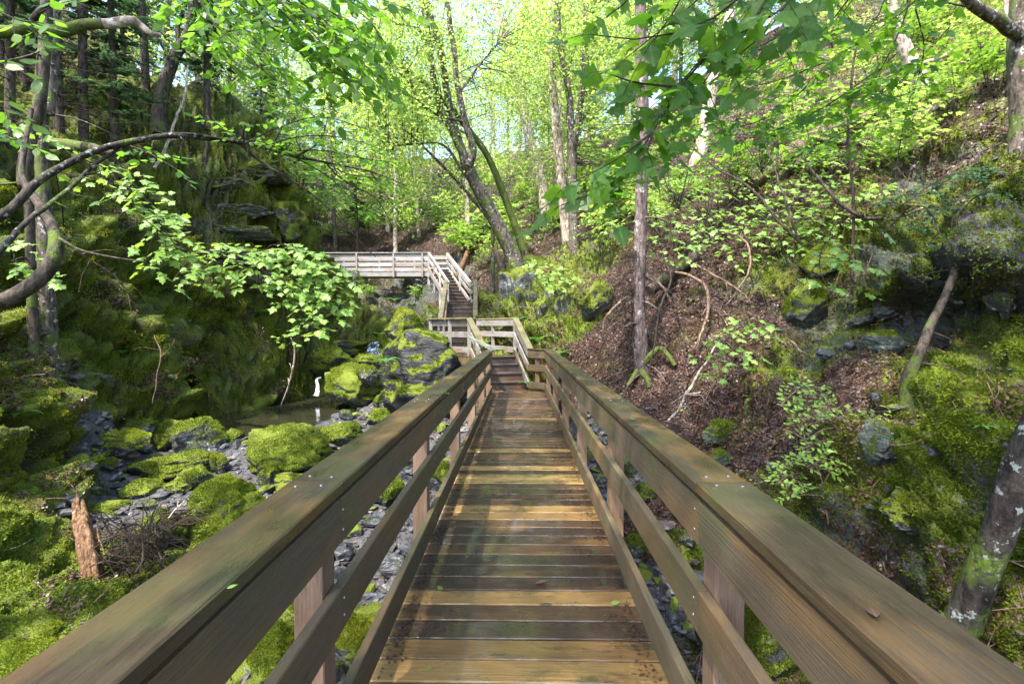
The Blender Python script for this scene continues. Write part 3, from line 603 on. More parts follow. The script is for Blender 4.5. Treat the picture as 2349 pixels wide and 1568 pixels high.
for p_,n_,d_ in zip(pt,nn_,dd):
    t_=nrm(np.cross(n_,rng.normal(size=3))+.25*rng.normal(size=3)); L_=.12+.5*rng.random()**2
    c_=p_+n_*.02; b_=nrm(rng.normal(size=3))*L_*.12
    tube(mb,smooth([c_-t_*L_/2,c_+b_,c_+t_*L_/2],5),np.linspace(.0028,.0012,5)*(1+d_*.11),4)
tag(mb.build('twig_litter','dead_wood'),'thin dead twigs scattered over the forest slope','twigs',kind='stuff')
# gravel
def ico(sub):
    bm=bmesh.new(); bmesh.ops.create_icosphere(bm,subdivisions=sub,radius=1); bm.verts.ensure_lookup_table()
    v=np.array([x.co[:] for x in bm.verts]); f=np.array([[x.index for x in q.verts] for q in bm.faces]); bm.free(); return v,f
ICO={k:ico(k) for k in (1,2,4,5)}
def facet(v,seed,n=9,lo=.55,hi=.92):
    r=np.random.default_rng(seed); v=v.copy()
    for k in range(n):
        d=nrm(r.normal(size=3)); h=lo+(hi-lo)*r.random(); e=v@d-h; v=v-np.where(e>0,e,0)[:,None]*d
    return v
gw=np.clip(ccl[...,2]*1.5-.45+n_b*.4,0,1)*(_d2<24**2)
pt,nn_,dd=scatter(gw,7500)
var=[facet(ICO[1][0],s,6,.5,.85) for s in range(8)]
mb=MB(); N=len(pt); sz=(.012+.004*dd)*(.5+1.6*rng.random(N)**3.5); 
for k in range(8):
    idx=np.arange(k,N,8); v=var[k]; a=rng.random(len(idx))*6.28; ca,sa=np.cos(a),np.sin(a)
    s3=np.stack([1+.7*rng.random(len(idx)),.7+.4*rng.random(len(idx)),.35+.4*rng.random(len(idx))],-1)*sz[idx][:,None]
    q=v[None]*s3[:,None]; q=np.stack([q[...,0]*ca[:,None]-q[...,1]*sa[:,None],q[...,0]*sa[:,None]+q[...,1]*ca[:,None],q[...,2]+q[...,0]*(rng.random((len(idx),1))-.5)*.7],-1)
    q=q+(pt[idx]+nn_[idx]*sz[idx][:,None]*.2)[:,None]
    f=(ICO[1][1][None]+np.arange(len(idx))[:,None,None]*len(v)).reshape(-1,3)
    mb.add(q.reshape(-1,3),f,None,np.repeat(rng.random(len(idx)),len(ICO[1][1])))
tag(mb.build('gravel','gravel_stone'),'wet slate gravel of the stream bed','gravel',kind='stuff')
def rubble(name,label,wt,N,mat_,s0,s1,tilt=.5):
    pt,nn_,dd=scatter(wt,N); mb=MB(); var=[facet(ICO[2][0],50+k,10,.45,.8) for k in range(6)]
    for k in range(N):
        v=var[k%6]*np.array([1+.6*rng.random(),.7+.5*rng.random(),.3+.45*rng.random()])*(s0+(s1-s0)*rng.random()**2.5)
        a=rng.random()*6.28; R_=np.array(Matrix.Rotation(a,3,'Z')@Matrix.Rotation(tilt*rng.normal(),3,'X')); v=v@R_.T; v=v*(1+.1*fbm(v*9+k,2))[:,None]
        mb.add(v+pt[k]+nn_[k]*.02,ICO[2][1],None,rng.random())
    return tag(mb.build(name,mat_),label,'rubble',kind='stuff')
rubble('slate_rubble','loose grey slates lying over the gravel of the stream bed',gw*(_d2>9),520,'gravel_stone',.05,.22)
rubble('mossy_rubble','small half mossed stones among the gravel and along the banks',np.clip(gw+.08*mossw*(_d2<14**2)*(cellpos[...,0]<0),0,1)*(_d2>9),420,'halfmoss_rock',.06,.26)
rubble('slate_chips','blue grey slate chips stuck in the right bank',np.clip(litw+mossw,0,1)*(cellpos[...,0]>1.5)*(_d2<11**2)*(n_m>.02),90,'bare_rock',.015,.06)

# ------------------------------------------------------------------ boulders and stones


def rock(label,u0,v0,u1,v1,m='mossy_rock',seed=None,y=None,rot=0,flat=1.0,sharp=8,deep=1.0,sub=5,moss=1.0,name='boulder',group=None,lean=0,rough=1.0,tex=0,zk=.75):
    seed=rock.k if seed is None else seed; rock.k+=1; r=np.random.default_rng(seed+100)
    uc=(u0+u1)/2; vb=v1-(v1-v0)*.12
    if y is None: y=hit(uc,vb)[0][1]
    wd=(u1-u0)/1112*y; ht=(v1-v0)/1112*y
    c=P(uc,(v0+v1)/2,y)+np.array([0,wd*.16*deep,0])
    sx,sy,sz=wd*.58,max(wd*.45,ht*.4)*deep,ht*.62*flat
    v,f=ICO[sub]; v=v+.0
    v=facet(v,seed*7+1,sharp,.52,.9)
    v=v+v*(fbm(v*1.1+seed*3.1,3)*.26*rough)[:,None]; v=facet(v,seed*7+2,14,.62,1.0); v=v-v*(np.clip(np.abs(fbm(v*2.1+seed,3))*-1+.12,0,1)*.9*rough)[:,None]+v*(fbm(v*5+seed,3)*.05*rough)[:,None]
    lay=np.clip(fbm(v*np.array([1.2,1.2,5.5])+seed,3),-.5,.5); v[:,:2]*=(1+.10*lay*rough)[:,None]
    v=v/np.maximum(np.abs(v).max(0),.1)
    ca,sa=math.cos(rot),math.sin(rot); 
    v=v*np.array([sx,sy,sz]); v=np.stack([v[:,0]*ca-v[:,2]*sa,v[:,1],v[:,0]*sa+v[:,2]*ca],-1)
    nv=v+c
    d_=y; nv=nv+nrm(v)*(fbm(nv*(9/max(.5,d_/8)),3)*.022*min(1,wd))[:,None]
    root=thing(name,label,'boulder' if wd>.45 else 'rock',c-[0,0,sz],group)
    mb=MB(); mb.add(nv,f); o=mb.build('stone',m,root,smooth=True)
    if moss>0:
        tri=nv[f]; e=np.cross(tri[:,1]-tri[:,0],tri[:,2]-tri[:,0]); ar=np.linalg.norm(e,axis=1)/2; fn=nrm(e); ctr=tri.mean(1)
        vis=-(fn*nrm(ctr-CAMP)).sum(1)
        wgt=ar*np.clip(fn[:,2]*zk+.05+.4*(.75-zk)+fbm(ctr*(3/max(.35,wd))**.5*1.6+seed,4)*(1.9 if zk<1 else 1.1)+(moss-1)*.9,0,1)*np.clip(vis+.3,0,1)
        if wgt.sum()>0:
            N=int(np.clip((u1-u0)*(v1-v0)*.6*moss,300,18000)); k=r.choice(len(f),N,p=wgt/wgt.sum()); b2=r.random((N,2)); sw=b2.sum(1)>1; b2[sw]=1-b2[sw]
            p=tri[k,0]+(tri[k,1]-tri[k,0])*b2[:,:1]+(tri[k,2]-tri[k,0])*b2[:,1:]
            tone=np.clip(.36+.15*tex+.7*fbm(p*1.8+3,3)+.3*fn[k,2]-.1+.15*r.normal(size=N),0,1); sz_=(.009+.0014*y)*(.6+.9*r.random(N))
            mbm=MB(); leaves(mbm,p-fn[k]*(.2*sz_)[:,None],nrm(fn[k]+[0,0,.35]+.7*r.normal(size=(N,3))),rdir(N),sz_,'diamond',0,tone); mbm.build('moss','moss_blade',root)
    return root
rock.k=1
HB='halfmoss_rock'
# round the big boulder
rock('huge dark wet boulder with a mossy crown beside the far end of the left railing',867,776,1062,935,'dark_boulder',2,12.2,sharp=11,moss=.62,deep=.9,flat=1.05,rough=1.3,zk=2.2)
rock('long rounded moss covered boulder right of the little waterfall',729,838,862,930,'mossy_rock',5,15.2,rot=-.35,moss=1.15,tex=.6)
rock('small mossy boulder wedged between the waterfall boulder and the huge dark one',818,842,868,880,HB,y=14.6,moss=.9)
rock('tall yellow green mossy block standing behind the huge dark boulder',882,706,970,790,'mossy_rock',9,17.6,moss=1.2,sharp=12,tex=1.2)
rock('sloping mossy slab leaning against the middle steps',950,708,1012,790,HB,12,18.2,moss=1.0,tex=.7)
rock('dark green mossy boulder at the foot of the trickling stream',798,806,874,852,'mossy_rock',14,17,moss=.9)
rock('mossy hump behind the waterfall boulder against the left wall',770,834,832,866,'mossy_rock',15,16.4,moss=1.1)
rock('dark ferny mound below the scree under the walkway',822,708,874,762,HB,16,22,moss=.7)
rock('pale mossy slab lying above the stream under the walkway',866,716,915,745,HB,17,22.5,moss=.6,flat=.8)
rock('low mossy ledge beside the trickling stream under the left cliff',640,770,830,840,'mossy_rock',18,19.5,moss=1.2,flat=.8,rough=1.5)
rock('broad mossy cushion of rock just above the waterfall',690,800,800,872,'mossy_rock',19,18.4,moss=1.2,rough=1.4)
for a in [('small moss topped rock at the shore below the waterfall boulder',793,905,853,938,'mossy_rock'),('bare slate stone at the pool\'s right shore',775,942,808,966,'bare_rock'),
          ('mossy lump under the left side of the huge dark boulder',852,902,888,940,'mossy_rock'),('flat olive mossy rock nearest below the huge dark boulder',842,940,902,978,'mossy_rock'),
          ('tiny bright mossy rock at the water\'s edge right of the pool',779,925,812,948,'mossy_rock'),('round mossy rock below the right corner of the huge dark boulder',886,915,935,948,'mossy_rock')]:
    rock(*a,moss=.15 if 'bare' in a[5] else 1.1,sub=4)
# left stream bed
for a,k in [(('broad dark green slab at the foot of the left wall left of the pool',209,984,330,1052,'halfmoss_rock',31),dict(moss=.8,flat=.9)),
          (('peaked mossy boulder between the dark slab and its larger neighbour',340,966,418,1046,'mossy_rock',32),dict(sharp=12)),
          (('pale topped mossy boulder with a sharp crest at the near pool shore',392,969,514,1044,'halfmoss_rock',33),dict(sharp=12,moss=1.0)),
          (('low mossy rock touching the near shore of the pool',505,987,553,1021,'mossy_rock',34),{}),
          (('very wide flat topped mossy boulder in front of the pool',513,993,731,1092,'mossy_rock',35),dict(moss=1.1,flat=.95,deep=1.1)),
          (('mossy boulder between pool outlet and left railing',708,978,828,1028,'mossy_rock',36),dict(moss=1.1)),
          (('long low whaleback mossy boulder in the stones left of the railing',284,1046,468,1104,'mossy_rock',37),dict(rot=.16,moss=1.1)),
          (('small upright mossy rock beside the very wide boulder',478,1040,520,1090,'mossy_rock',38),{}),
          (('large slanting mossy boulder with a pointed tip right beside the left railing',424,1062,594,1330,'mossy_rock',39),dict(rot=.62,y=6.6,moss=1.1,sharp=10,tex=.8,flat=.62)),
          (('squat mossy rock left of the pointed boulder\'s tip',400,1078,494,1130,'halfmoss_rock',40),dict(moss=.9)),
          (('low moss topped rock in the slate rubble under the whaleback',279,1106,376,1144,'mossy_rock',41),{}),
          (('little green rock right of the low moss topped one',374,1102,440,1138,'mossy_rock',42),{}),
          (('conical mossy rock between the pointed boulder and the wide one',592,1072,632,1128,'mossy_rock',43),dict(sharp=12)),
          (('smooth mossy rock half hidden behind the left railing',624,1087,690,1132,'mossy_rock',44),{}),
          (('dark mossy rock behind the driftwood tangle',312,1178,418,1262,'halfmoss_rock',45),dict(moss=.8)),
          (('thin flat slab with a moss patch above the broken stump',202,1152,282,1178,'halfmoss_rock',46),dict(flat=.7,moss=.7)),
          (('thin bare greenish slab right of the broken stump',206,1176,262,1200,'bare_rock',47),dict(flat=.7,moss=.3)),
          (('small dark moss streaked rock below the broad dark slab',218,1052,264,1080,'halfmoss_rock',48),{}),
          (('bluish bare slab lying under the peaked boulder',305,1018,342,1040,'bare_rock',49),dict(moss=0)),
          (('pale grey slab on the gravel at the foot of the left wall',308,978,346,1000,'bare_rock',50),dict(moss=0,flat=.8)),
          (('rusty brown slab beside the dark green slab',262,1034,312,1056,'red_rock',51),dict(moss=0,flat=.8)),
          (('dark bare rock behind the top of the broken stump',134,1126,178,1168,'bare_rock',52),dict(moss=.1)),
          (('mossy rock with dark leafy scales in the lower left corner',2,1430,156,1510,'mossy_rock',53),dict(y=3.9,moss=.9)),
          (('bright mossy rock cut by the lower left edge of the view',-60,1484,96,1560,'mossy_rock',54),dict(y=3.4)),
          (('grey wedge of slate under the left wall near the rubble',176,1060,212,1084,'bare_rock',55),dict(moss=.2)),
          (('dark slab lying half in the rubble below the bluish one',284,1056,340,1078,'halfmoss_rock',56),dict(flat=.8,moss=.5)),
          (('slate block in the middle of the left rubble',420,1128,452,1146,'bare_rock',57),dict(moss=0)),
          (('grey slab in front of the driftwood tangle',300,1148,352,1168,'bare_rock',58),dict(moss=0,flat=.7)),
          ]: rock(*a[:6],a[6],**k)
# seen through the left railing
for a,k in [(('long sunlit mossy boulder under the near left railing',768,1392,866,1580,'mossy_rock',61),dict(y=4.0,tex=1.4,rot=.9,flat=.7)),
          (('dark mossy rock framed by the near left railing post',600,1380,690,1470,'mossy_rock',62),dict(y=4.1)),
          (('round wet mossy rock at the bottom below the near left post',560,1456,672,1580,'mossy_rock',63),dict(y=3.8)),
          (('grey slate block in the gravel below the left railing',758,1243,812,1290,'bare_rock',64),dict(moss=.1)),
          (('big smooth grey stone leaning under the lower left rail',870,1270,936,1336,'bare_rock',65),dict(moss=.2)),
          (('mossy bank rock seen between the left rails above the gravel',842,1102,922,1168,'mossy_rock',66),{}),
          (('bright mossy rock close beside the left edge of the deck',984,1066,1034,1134,'mossy_rock',67),dict(tex=1)),
          (('dark flat slate seen below the left middle rail',820,1186,870,1214,'bare_rock',68),dict(moss=0,flat=.7)),
          (('small square slate in the gravel below the left lower rail',880,1340,912,1368,'bare_rock',69),dict(moss=0))]: rock(*a[:6],a[6],**k)
# right side
for a,k in [(('mossy cube of rock lying on the brown leaf slope',1622,966,1686,1028,'mossy_rock',71),dict(sharp=14,rot=-.3)),
          (('dark rock with a mossy cap below the mossy cube',1630,1030,1680,1080,'halfmoss_rock',72),dict(sharp=12)),
          (('pale green pointed slab jutting from the dark hollow on the right',1956,704,2026,754,'pale_rock',73),dict(moss=.1,rot=.55,flat=.6,sharp=12)),
          (('big dark slanting slab above the pale pointed one',2010,668,2105,735,'bare_rock',74),dict(moss=.15,rot=.7,flat=.7,sharp=13)),
          (('lichen grey block at the bottom of the dark hollow',1995,762,2074,812,'pale_rock',75),dict(moss=.3,sharp=12)),
          (('small grey stone resting on leaves left of the dark hollow',1878,792,1924,828,'bare_rock',76),dict(moss=0,sharp=13)),
          (('smaller blue grey stone in front of the dark hollow',1942,784,1974,806,'bare_rock',77),dict(moss=0,sharp=13)),
          (('whitish lichen crusted outcrop high at the right edge',2282,560,2362,712,'pale_rock',78),dict(moss=.6,sharp=13,rough=1.5)),
          (('blue grey rock face under the azalea',1998,962,2058,1066,'pale_rock',79),dict(moss=.6,sharp=12,rough=1.5,deep=1.6)),
          (('lichen spotted rock beside the lower right trunk',2050,1130,2146,1226,'halfmoss_rock',80),dict(moss=.9,sharp=11,rough=1.4)),
          (('mossy boulder jutting from the right bank beneath the overhang',1850,560,1960,640,'mossy_rock',81),dict(moss=1.1)),
          (('dark mossy boulder at the left lip of the hollow',1800,655,1900,760,'mossy_rock',82),dict(moss=.9)),
          (('hanging mossy rock at the right lip of the hollow',2165,610,2260,715,'mossy_rock',83),dict(moss=1.1,tex=.5)),
          (('mossy boulder low behind the right railing near the viewer',1690,1380,1860,1580,'mossy_rock',84),dict(y=3.3,moss=1.1)),
          (('reddish flat stone in the gravel right of the footbridge',1494,1190,1556,1226,'red_rock',85),dict(moss=0,flat=.6)),
          (('round mossy rock in the gravel seen through the right rails',1456,1114,1510,1158,'mossy_rock',86),{}),
          (('wet dark rock with a moss cap beside the right railing post',1420,1050,1464,1098,'halfmoss_rock',87),{}),
          (('mossy stone beside the rushing brook under the right rails',1432,1230,1480,1286,'halfmoss_rock',88),{}),
          (('bare slate leaning at the brook\'s edge right of the deck',1560,1220,1596,1262,'bare_rock',89),dict(moss=.1)),
          (('dark wet rock damming the brook at the lower right',1600,1390,1690,1500,'dark_boulder',90),dict(y=3.9,moss=.5)),
          (('small slate chip pile stone on the leaves under the azalea',1760,1060,1790,1080,'bare_rock',91),dict(moss=0)),
          (('grey slab stuck in the mossy slope on the far right',2040,920,2090,948,'bare_rock',92),dict(moss=0,flat=.6)),
          (('small slate wedge in the moss right of the azalea',2000,900,2030,920,'bare_rock',93),dict(moss=0)),
          (('broad mossy outcrop under the leaning multi stemmed tree',1130,610,1255,775,'halfmoss_rock',94),dict(y=15.3,moss=.8,rough=1.7,tex=.6,sharp=13)),
          (('dark ribbed mossy outcrop right of the small landing',1225,640,1350,770,HB,95),dict(y=14.2,moss=.9,rough=1.5,tex=.4)),
          (('mossy shoulder of rock under the grey spruce\'s left side',1330,650,1400,740,'mossy_rock',96),dict(moss=1.0,rough=1.4))]: rock(*a[:6],a[6],**k)
# ledges in the left cliff
for i,(lb,u0,v0,u1,v1) in enumerate([('uppermost jutting ledge of the bare left cliff',455,405,575,450),('second ledge from the top of the bare left cliff',470,462,610,505),('wide middle ledge of the left cliff with lichen',455,512,640,556),
        ('lowest undercut ledge of the left cliff',470,562,620,606),('rounded mossy brow above the left cliff',520,362,640,420),('mossy shoulder right of the left cliff ledges',610,455,690,560),('grey lichen block under the maple sapling on the left wall',560,610,660,680)]):
    rock(lb,u0,v0,u1,v1,'mossy_rock' if 'mossy' in lb else 'halfmoss_rock',110+i,moss=1.0 if 'mossy' in lb else .55,sharp=12,rough=1.3,flat=.8,name='rock_ledge')
# ------------------------------------------------------------------ plants
ZUP=np.array([0,0,1.])
def px(pts,n=None):
    """rows (u,v,y[,r]) -> world points"""
    return np.array([P(a[0],a[1],a[2]) for a in pts])
def spray(mbW,mbL,pts,r0,r1,tl=(.3,.15),gap=.1,ls=.08,kind='ovate',up=ZUP,lg=.05,droop=.15,t0=.1,spread=.8,rnd=.35,ang=.9,stop=1.0,ldroop=.15,seg=6,keep=1.0):
    L=np.linalg.norm(np.diff(pts,axis=0),axis=1).sum(); n=max(6,int(L/.12)); p=smooth(pts,n)
    if mbW is not None: tube(mbW,p,np.linspace(r0,r1,n),seg,.12)
    T=nrm(np.gradient(p,axis=0)); m=max(2,int(L*(1-t0)/gap)); C=[];D=[];N=[]
    for k in range(m+1):
        t=t0+(stop-t0)*k/m; i=min(n-1,int(t*(n-1))); b=p[i]; s=nrm(np.cross(T[i],up)); sg=1 if k%2 else -1
        d=T[i] if k==m else nrm(T[i]*(1.1-spread)+s*sg*spread+.2*rng.normal(size=3)); l=(tl[0]+(tl[1]-tl[0])*t)*(.6+.7*rng.random())
        q=np.array([b+d*l*x-ZUP*droop*l*x*x for x in np.linspace(0,1,5)])
        if mbW is not None: tube(mbW,q,np.linspace(max(.0022,r1*.8),.0012,5),3)
        if rng.random()>keep: continue
        nl=max(2,int(l/lg)); 
        for j in range(nl+1):
            x=.15+.85*j/nl; c=b+d*l*x-ZUP*droop*l*x*x; ss_=nrm(np.cross(d,up))*(1 if j%2 else -1)
            ld=d if j==nl else nrm(d*.55+ss_*ang+.25*rng.normal(size=3)-ZUP*ldroop)
            C.append(c); D.append(ld); N.append(nrm(up+rnd*rng.normal(size=3)))
    C=np.array(C); leaves(mbL,C,np.array(D),np.array(N),ls*(.6+.7*rng.random(len(C))),kind,.30)
def wobble(p,a,f=1.5):
    p=np.asarray(p,float); return p+np.stack([fbm(p*f+k*31,2) for k in range(3)],-1)*a
def trunk_pts(pts,drop_=.6,n=40):
    """(u,v,y,wpx) rows from the base up"""
    a=np.array([np.append(P(u,v,y),w_/1112*y*.5) for u,v,y,w_ in pts])
    b=a[0].copy(); b[2]=min(b[2]-drop_,drop(b[0],b[1])-.3); b[3]*=1.35; a=np.vstack([b,a]); return smooth(a,n)
def clumps(mbT,mbL,cen,limbs,n=45,rad=.55,ls=.1,kind='diamond',flat=.55,rnd=.6,up=ZUP):
    limbs=np.asarray(limbs); zq=limbs[:,2].min()+.42*(limbs[:,2].max()-limbs[:,2].min()); limbs=limbs[limbs[:,2]>zq]
    for c in cen:
        w_=limbs[:,2]*1.0; dist_=np.linalg.norm(limbs[:,:3]-c,axis=1)+np.maximum(0,limbs[:,2]-c[2]+.3)*2
        a=limbs[np.argmin(dist_)][:3]; L=np.linalg.norm(c-a)
        mid_=(a+c)/2+rng.normal(size=3)*.12*L+ZUP*.06*L
        if mbT is not None: tube(mbT,smooth([a,mid_,c],7),np.linspace(.008+.006*L,.004,7),4)
        q=rng.normal(size=(n,3))*rad*np.array([1,1,flat])*.6+c
        if mbT is not None:
            for k in range(4): tube(mbT,smooth([c,(c+q[k])/2+rng.normal(size=3)*.04,q[k]],4),[.004,.003,.002,.0015],3)
        leaves(mbL,q,nrm(rng.normal(size=(n,3))*[1,1,.4]-[0,0,.25]),nrm(up+rnd*rng.normal(size=(n,3))),ls*(.6+.7*rng.random(n)),kind,.2)
def near_tree(label,pts,bm_,cat='tree',name='tree',limbs=(),cl=None,leaf='sunlit_leaf',seg=14,rough=.14,group=None,stubs=0,twigm=None):
    tp=trunk_pts(pts); root=thing(name,label,cat,tp[1,:3],group); mb=MB(); tube(mb,tp[:,:3],tp[:,3],seg,rough)
    if stubs:
        for k in range(stubs):
            i=rng.integers(8,len(tp)); d=nrm(rdir(1)[0]*[1,1,.15]+[0,0,-.15]); l=.25+rng.random()*.9*(1 if tp[i,3]>.05 else .6)
            q=wobble(smooth([tp[i,:3],tp[i,:3]+d*l*.5,tp[i,:3]+d*l-ZUP*.12*l],6),.1*l,2); tube(mb,q,np.linspace(min(.02,tp[i,3]*.3),.003,6),4)
    mb.build('trunk',bm_,root,True); al=[tp]
    for lp_ in limbs:
        a=np.array([np.append(P(u,v,y),w_/1112*y*.5) for u,v,y,w_ in lp_]); a=smooth(a,26); a[:,:3]=wobble(a[:,:3],.05*a[0,3]*10); mb=MB(); tube(mb,a[:,:3],a[:,3],max(6,seg-4),rough); mb.build('limb',twigm or bm_,root,True); al.append(a)
    al=np.vstack(al)
    if cl is not None:
        mt,ml=MB(),MB()
        for (u0,v0,u1,v1,y0,y1,nc,n_,rad,ls,kind) in cl:
            cen=[P(u0+(u1-u0)*rng.random(),v0+(v1-v0)*rng.random(),y0+(y1-y0)*rng.random()) for _ in range(nc)]
            clumps(mt,ml,cen,al,n_,rad,ls,kind)
        mt.build('twigs',twigm or bm_,root); ml.build('leaves',leaf,root)
    return root,al

# ---- the leaning multi stemmed tree in the middle
near_tree('leaning mossy tree forking into three dark stems above the mossy outcrop',[(1183,612,16.3,40),(1171,573,16.3,34),(1128,490,16.2,30),(1091,421,16,28),(1070,378,15.8,28)],'grey_bark',limbs=[
   [(1072,382,15.8,22),(1054,340,15.7,20),(1035,300,15.6,17),(1010,250,15.5,16),(999,227,15.4,15),(985,120,15,14),(955,-60,14.5,12)],
   [(1068,378,15.9,20),(1052,330,15.9,18),(1029,220,15.7,16),(1012,130,15.5,15),(975,-10,15.2,13),(960,-100,15,12)],
   [(1074,380,15.7,20),(1086,345,15.7,17),(1066,280,15.6,14),(1054,212,15.5,13),(1040,110,15.4,12),(1018,-30,15.2,11)],
   [(1005,240,15.4,9),(940,190,15,7),(880,170,14.6,6),(830,150,14,4)],[(990,130,15,8),(960,70,14.6,7),(900,50,14.2,5),(840,20,14,4)],[(1066,280,15.6,7),(1000,262,15.2,6),(930,205,14.5,5),(835,120,14,4)],
   [(1120,470,16.1,9),(1060,392,15.8,7),(1010,330,15.4,5),(900,335,15,3)],[(1054,212,15.5,6),(1100,150,16,5),(1150,90,16.4,4)]],
   cl=[(830,-20,1010,330,12.5,16.5,100,75,.65,.10,'diamond'),(960,-20,1260,260,15,19,60,75,.65,.10,'diamond'),(780,220,1000,420,13,16,40,65,.55,.10,'diamond'),(900,380,1060,470,14,17,12,40,.45,.09,'diamond')])
near_tree('thin mossy stem leaning left behind the forked tree',[(1203,590,17.5,19),(1201,573,17.5,18),(1131,384,17.3,15),(1080,304,17,14),(1000,215,16.6,11),(900,140,16,8),(827,84,15.5,6)],'mossy_bark',seg=9,cl=[(780,40,1000,260,15,17,40,70,.55,.12,'diamond')])
near_tree('slender pale leaning stem left of the forked tree',[(1130,520,18,9),(1124,505,18,9),(1054,421,17.6,8),(1000,365,17.3,7),(952,318,17,5),(930,300,17,4)],'grey_bark',seg=8,cl=[(900,270,1000,350,16.5,18,8,40,.45,.09,'diamond')])
# ---- trunks right of centre
near_tree('sunlit pale trunk with a broken bend, behind and right of the forked tree',[(1262,560,24,26),(1245,439,24,25),(1230,370,24,23),(1215,318,24,22),(1198,240,24,21),(1179,176,24,20),(1160,100,24,16),(1120,-40,24,13)],'pale_bark',stubs=14,cl=[(1080,-20,1240,200,22,26,50,80,.8,.16,'diamond'),(1130,200,1270,420,22,26,36,75,.7,.15,'diamond')])
near_tree('mottled upright trunk just left of its forked neighbour by the mossy outcrop',[(1316,620,18,26),(1303,573,18,23),(1281,340,18,20),(1265,146,18,18),(1263,-60,18,16)],'pale_bark',stubs=16,cl=[(1200,-20,1330,160,16,20,34,50,.6,.11,'diamond'),(1180,160,1300,420,16.5,19.5,24,45,.5,.1,'diamond')])
near_tree('grey forked trunk rising beside the mottled one, right of the stairs',[(1330,640,16.6,26),(1318,573,16.6,24),(1313,400,16.6,22),(1311,330,16.6,22)],'grey_bark',stubs=6,limbs=[[(1311,335,16.6,18),(1303,205,16.6,16),(1285,100,16.6,14),(1270,-40,16.6,12)],[(1315,335,16.6,15),(1333,220,16.7,13),(1337,130,16.8,12),(1345,-40,17,10)]],
   cl=[(1240,-20,1460,200,15,19,75,70,.65,.115,'diamond'),(1330,200,1470,420,15,19,50,65,.55,.115,'diamond')])
sp,al=near_tree('grey spruce trunk with a skirt of dead wiry twigs beside the right railing',[(1474,868,9.5,44),(1471,830,9.5,38),(1464,700,9.5,32),(1468,573,9.5,28),(1475,293,9.5,27),(1470,100,9.5,25),(1468,-160,9.5,23)],'spruce_bark',seg=18,rough=.06,stubs=22,name='spruce_tree')
mb=MB()
for k in range(210):
    v_=560+330*rng.random(); side=-1 if rng.random()<.75 else 1; a=P(1468,v_,9.5); l=.35+.9*rng.random(); d=nrm(np.array([side*(.5+.6*rng.random()),-.6+.9*rng.random(),-.1-.9*rng.random()]))
    q=wobble(smooth([a,a+d*l*.5+ZUP*.06,a+d*l-ZUP*.3*l],7),.16*l,3); tube(mb,q,np.linspace(.006,.0015,7),3)
    for j in range(3): e=q[2+j]; tube(mb,smooth([e,e+rng.normal(size=3)*.1-ZUP*.06,e+rng.normal(size=3)*.17-ZUP*.16],4),[.0028,.002,.0015,.001],3)
mb.build('dead_twigs','dark_twig',sp)
mb=MB()
for pts in ([(1478,832,9.4,16),(1510,800,9.2,13),(1530,812,9.1,11),(1548,838,9,8)],[(1470,850,9.4,18),(1485,868,9.2,14),(1490,890,9,10)],[(1462,850,9.4,14),(1448,872,9.2,10),(1440,885,9.1,7)]):
    a=smooth(np.array([np.append(P(u,v,y),w_/1112*y*.5) for u,v,y,w_ in pts]),14); tube(mb,a[:,:3],a[:,3],8,.2)
mb.build('root','mossy_bark',sp)
near_tree('bright sunlit trunk bending right high on the right slope',[(1598,372,17,34),(1608,347,17,30),(1620,270,17,27),(1637,183,17,25),(1655,110,17,24),(1672,50,17,23),(1700,-60,17,22)],'pale_bark',stubs=10)
near_tree('leaning mottled trunk on mossy roots high on the right slope',[(2116,300,12,60),(2127,219,12,38),(2110,180,12,34),(2091,146,12,32),(2061,73,12,28),(2020,-60,12,26)],'pale_bark',stubs=10)
near_tree('thick grey trunk at the upper right edge with a dark limb',[(2352,300,7.5,60),(2345,240,7.5,46),(2340,120,7.5,44),(2345,0,7.5,42),(2350,-90,7.5,40)],'grey_bark',limbs=[[(2338,78,7.4,26),(2290,52,7.2,24),(2240,15,7,22),(2195,-40,6.8,20)],[(2250,20,7,6),(2170,5,7.1,4),(2110,-20,7.2,3)]])
near_tree('lichen blotched trunk leaning in at the lower right corner',[(2190,1470,2.72,82),(2210,1425,2.7,70),(2250,1320,2.65,66),(2290,1223,2.6,64),(2335,1080,2.55,63),(2385,960,2.5,62),(2480,760,2.45,60)],'lichen_bark',seg=22,rough=.1)
near_tree('dark slanting dead trunk propped below the right overhang',[(2085,872,5.05,32),(2110,810,5.05,21),(2135,745,5.15,18),(2158,700,5.2,16),(2184,640,5.35,15),(2205,570,5.5,12)],'dark_bark',seg=10,cat='snag',name='snag',stubs=3)
near_tree('thin straight dark sapling stem on the right slope',[(1958,500,8.5,7),(1955,420,8.5,7),(1945,330,8.5,6),(1950,230,8.5,6),(1962,120,8.5,5),(1990,40,8.5,4)],'dark_twig',seg=6,name='sapling',cat='sapling')
near_tree('sunlit slim trunk at the right edge behind the grey one',[(2318,215,11,14),(2316,150,11,13),(2310,0,11,12),(2306,-60,11,11)],'pale_bark',seg=8)
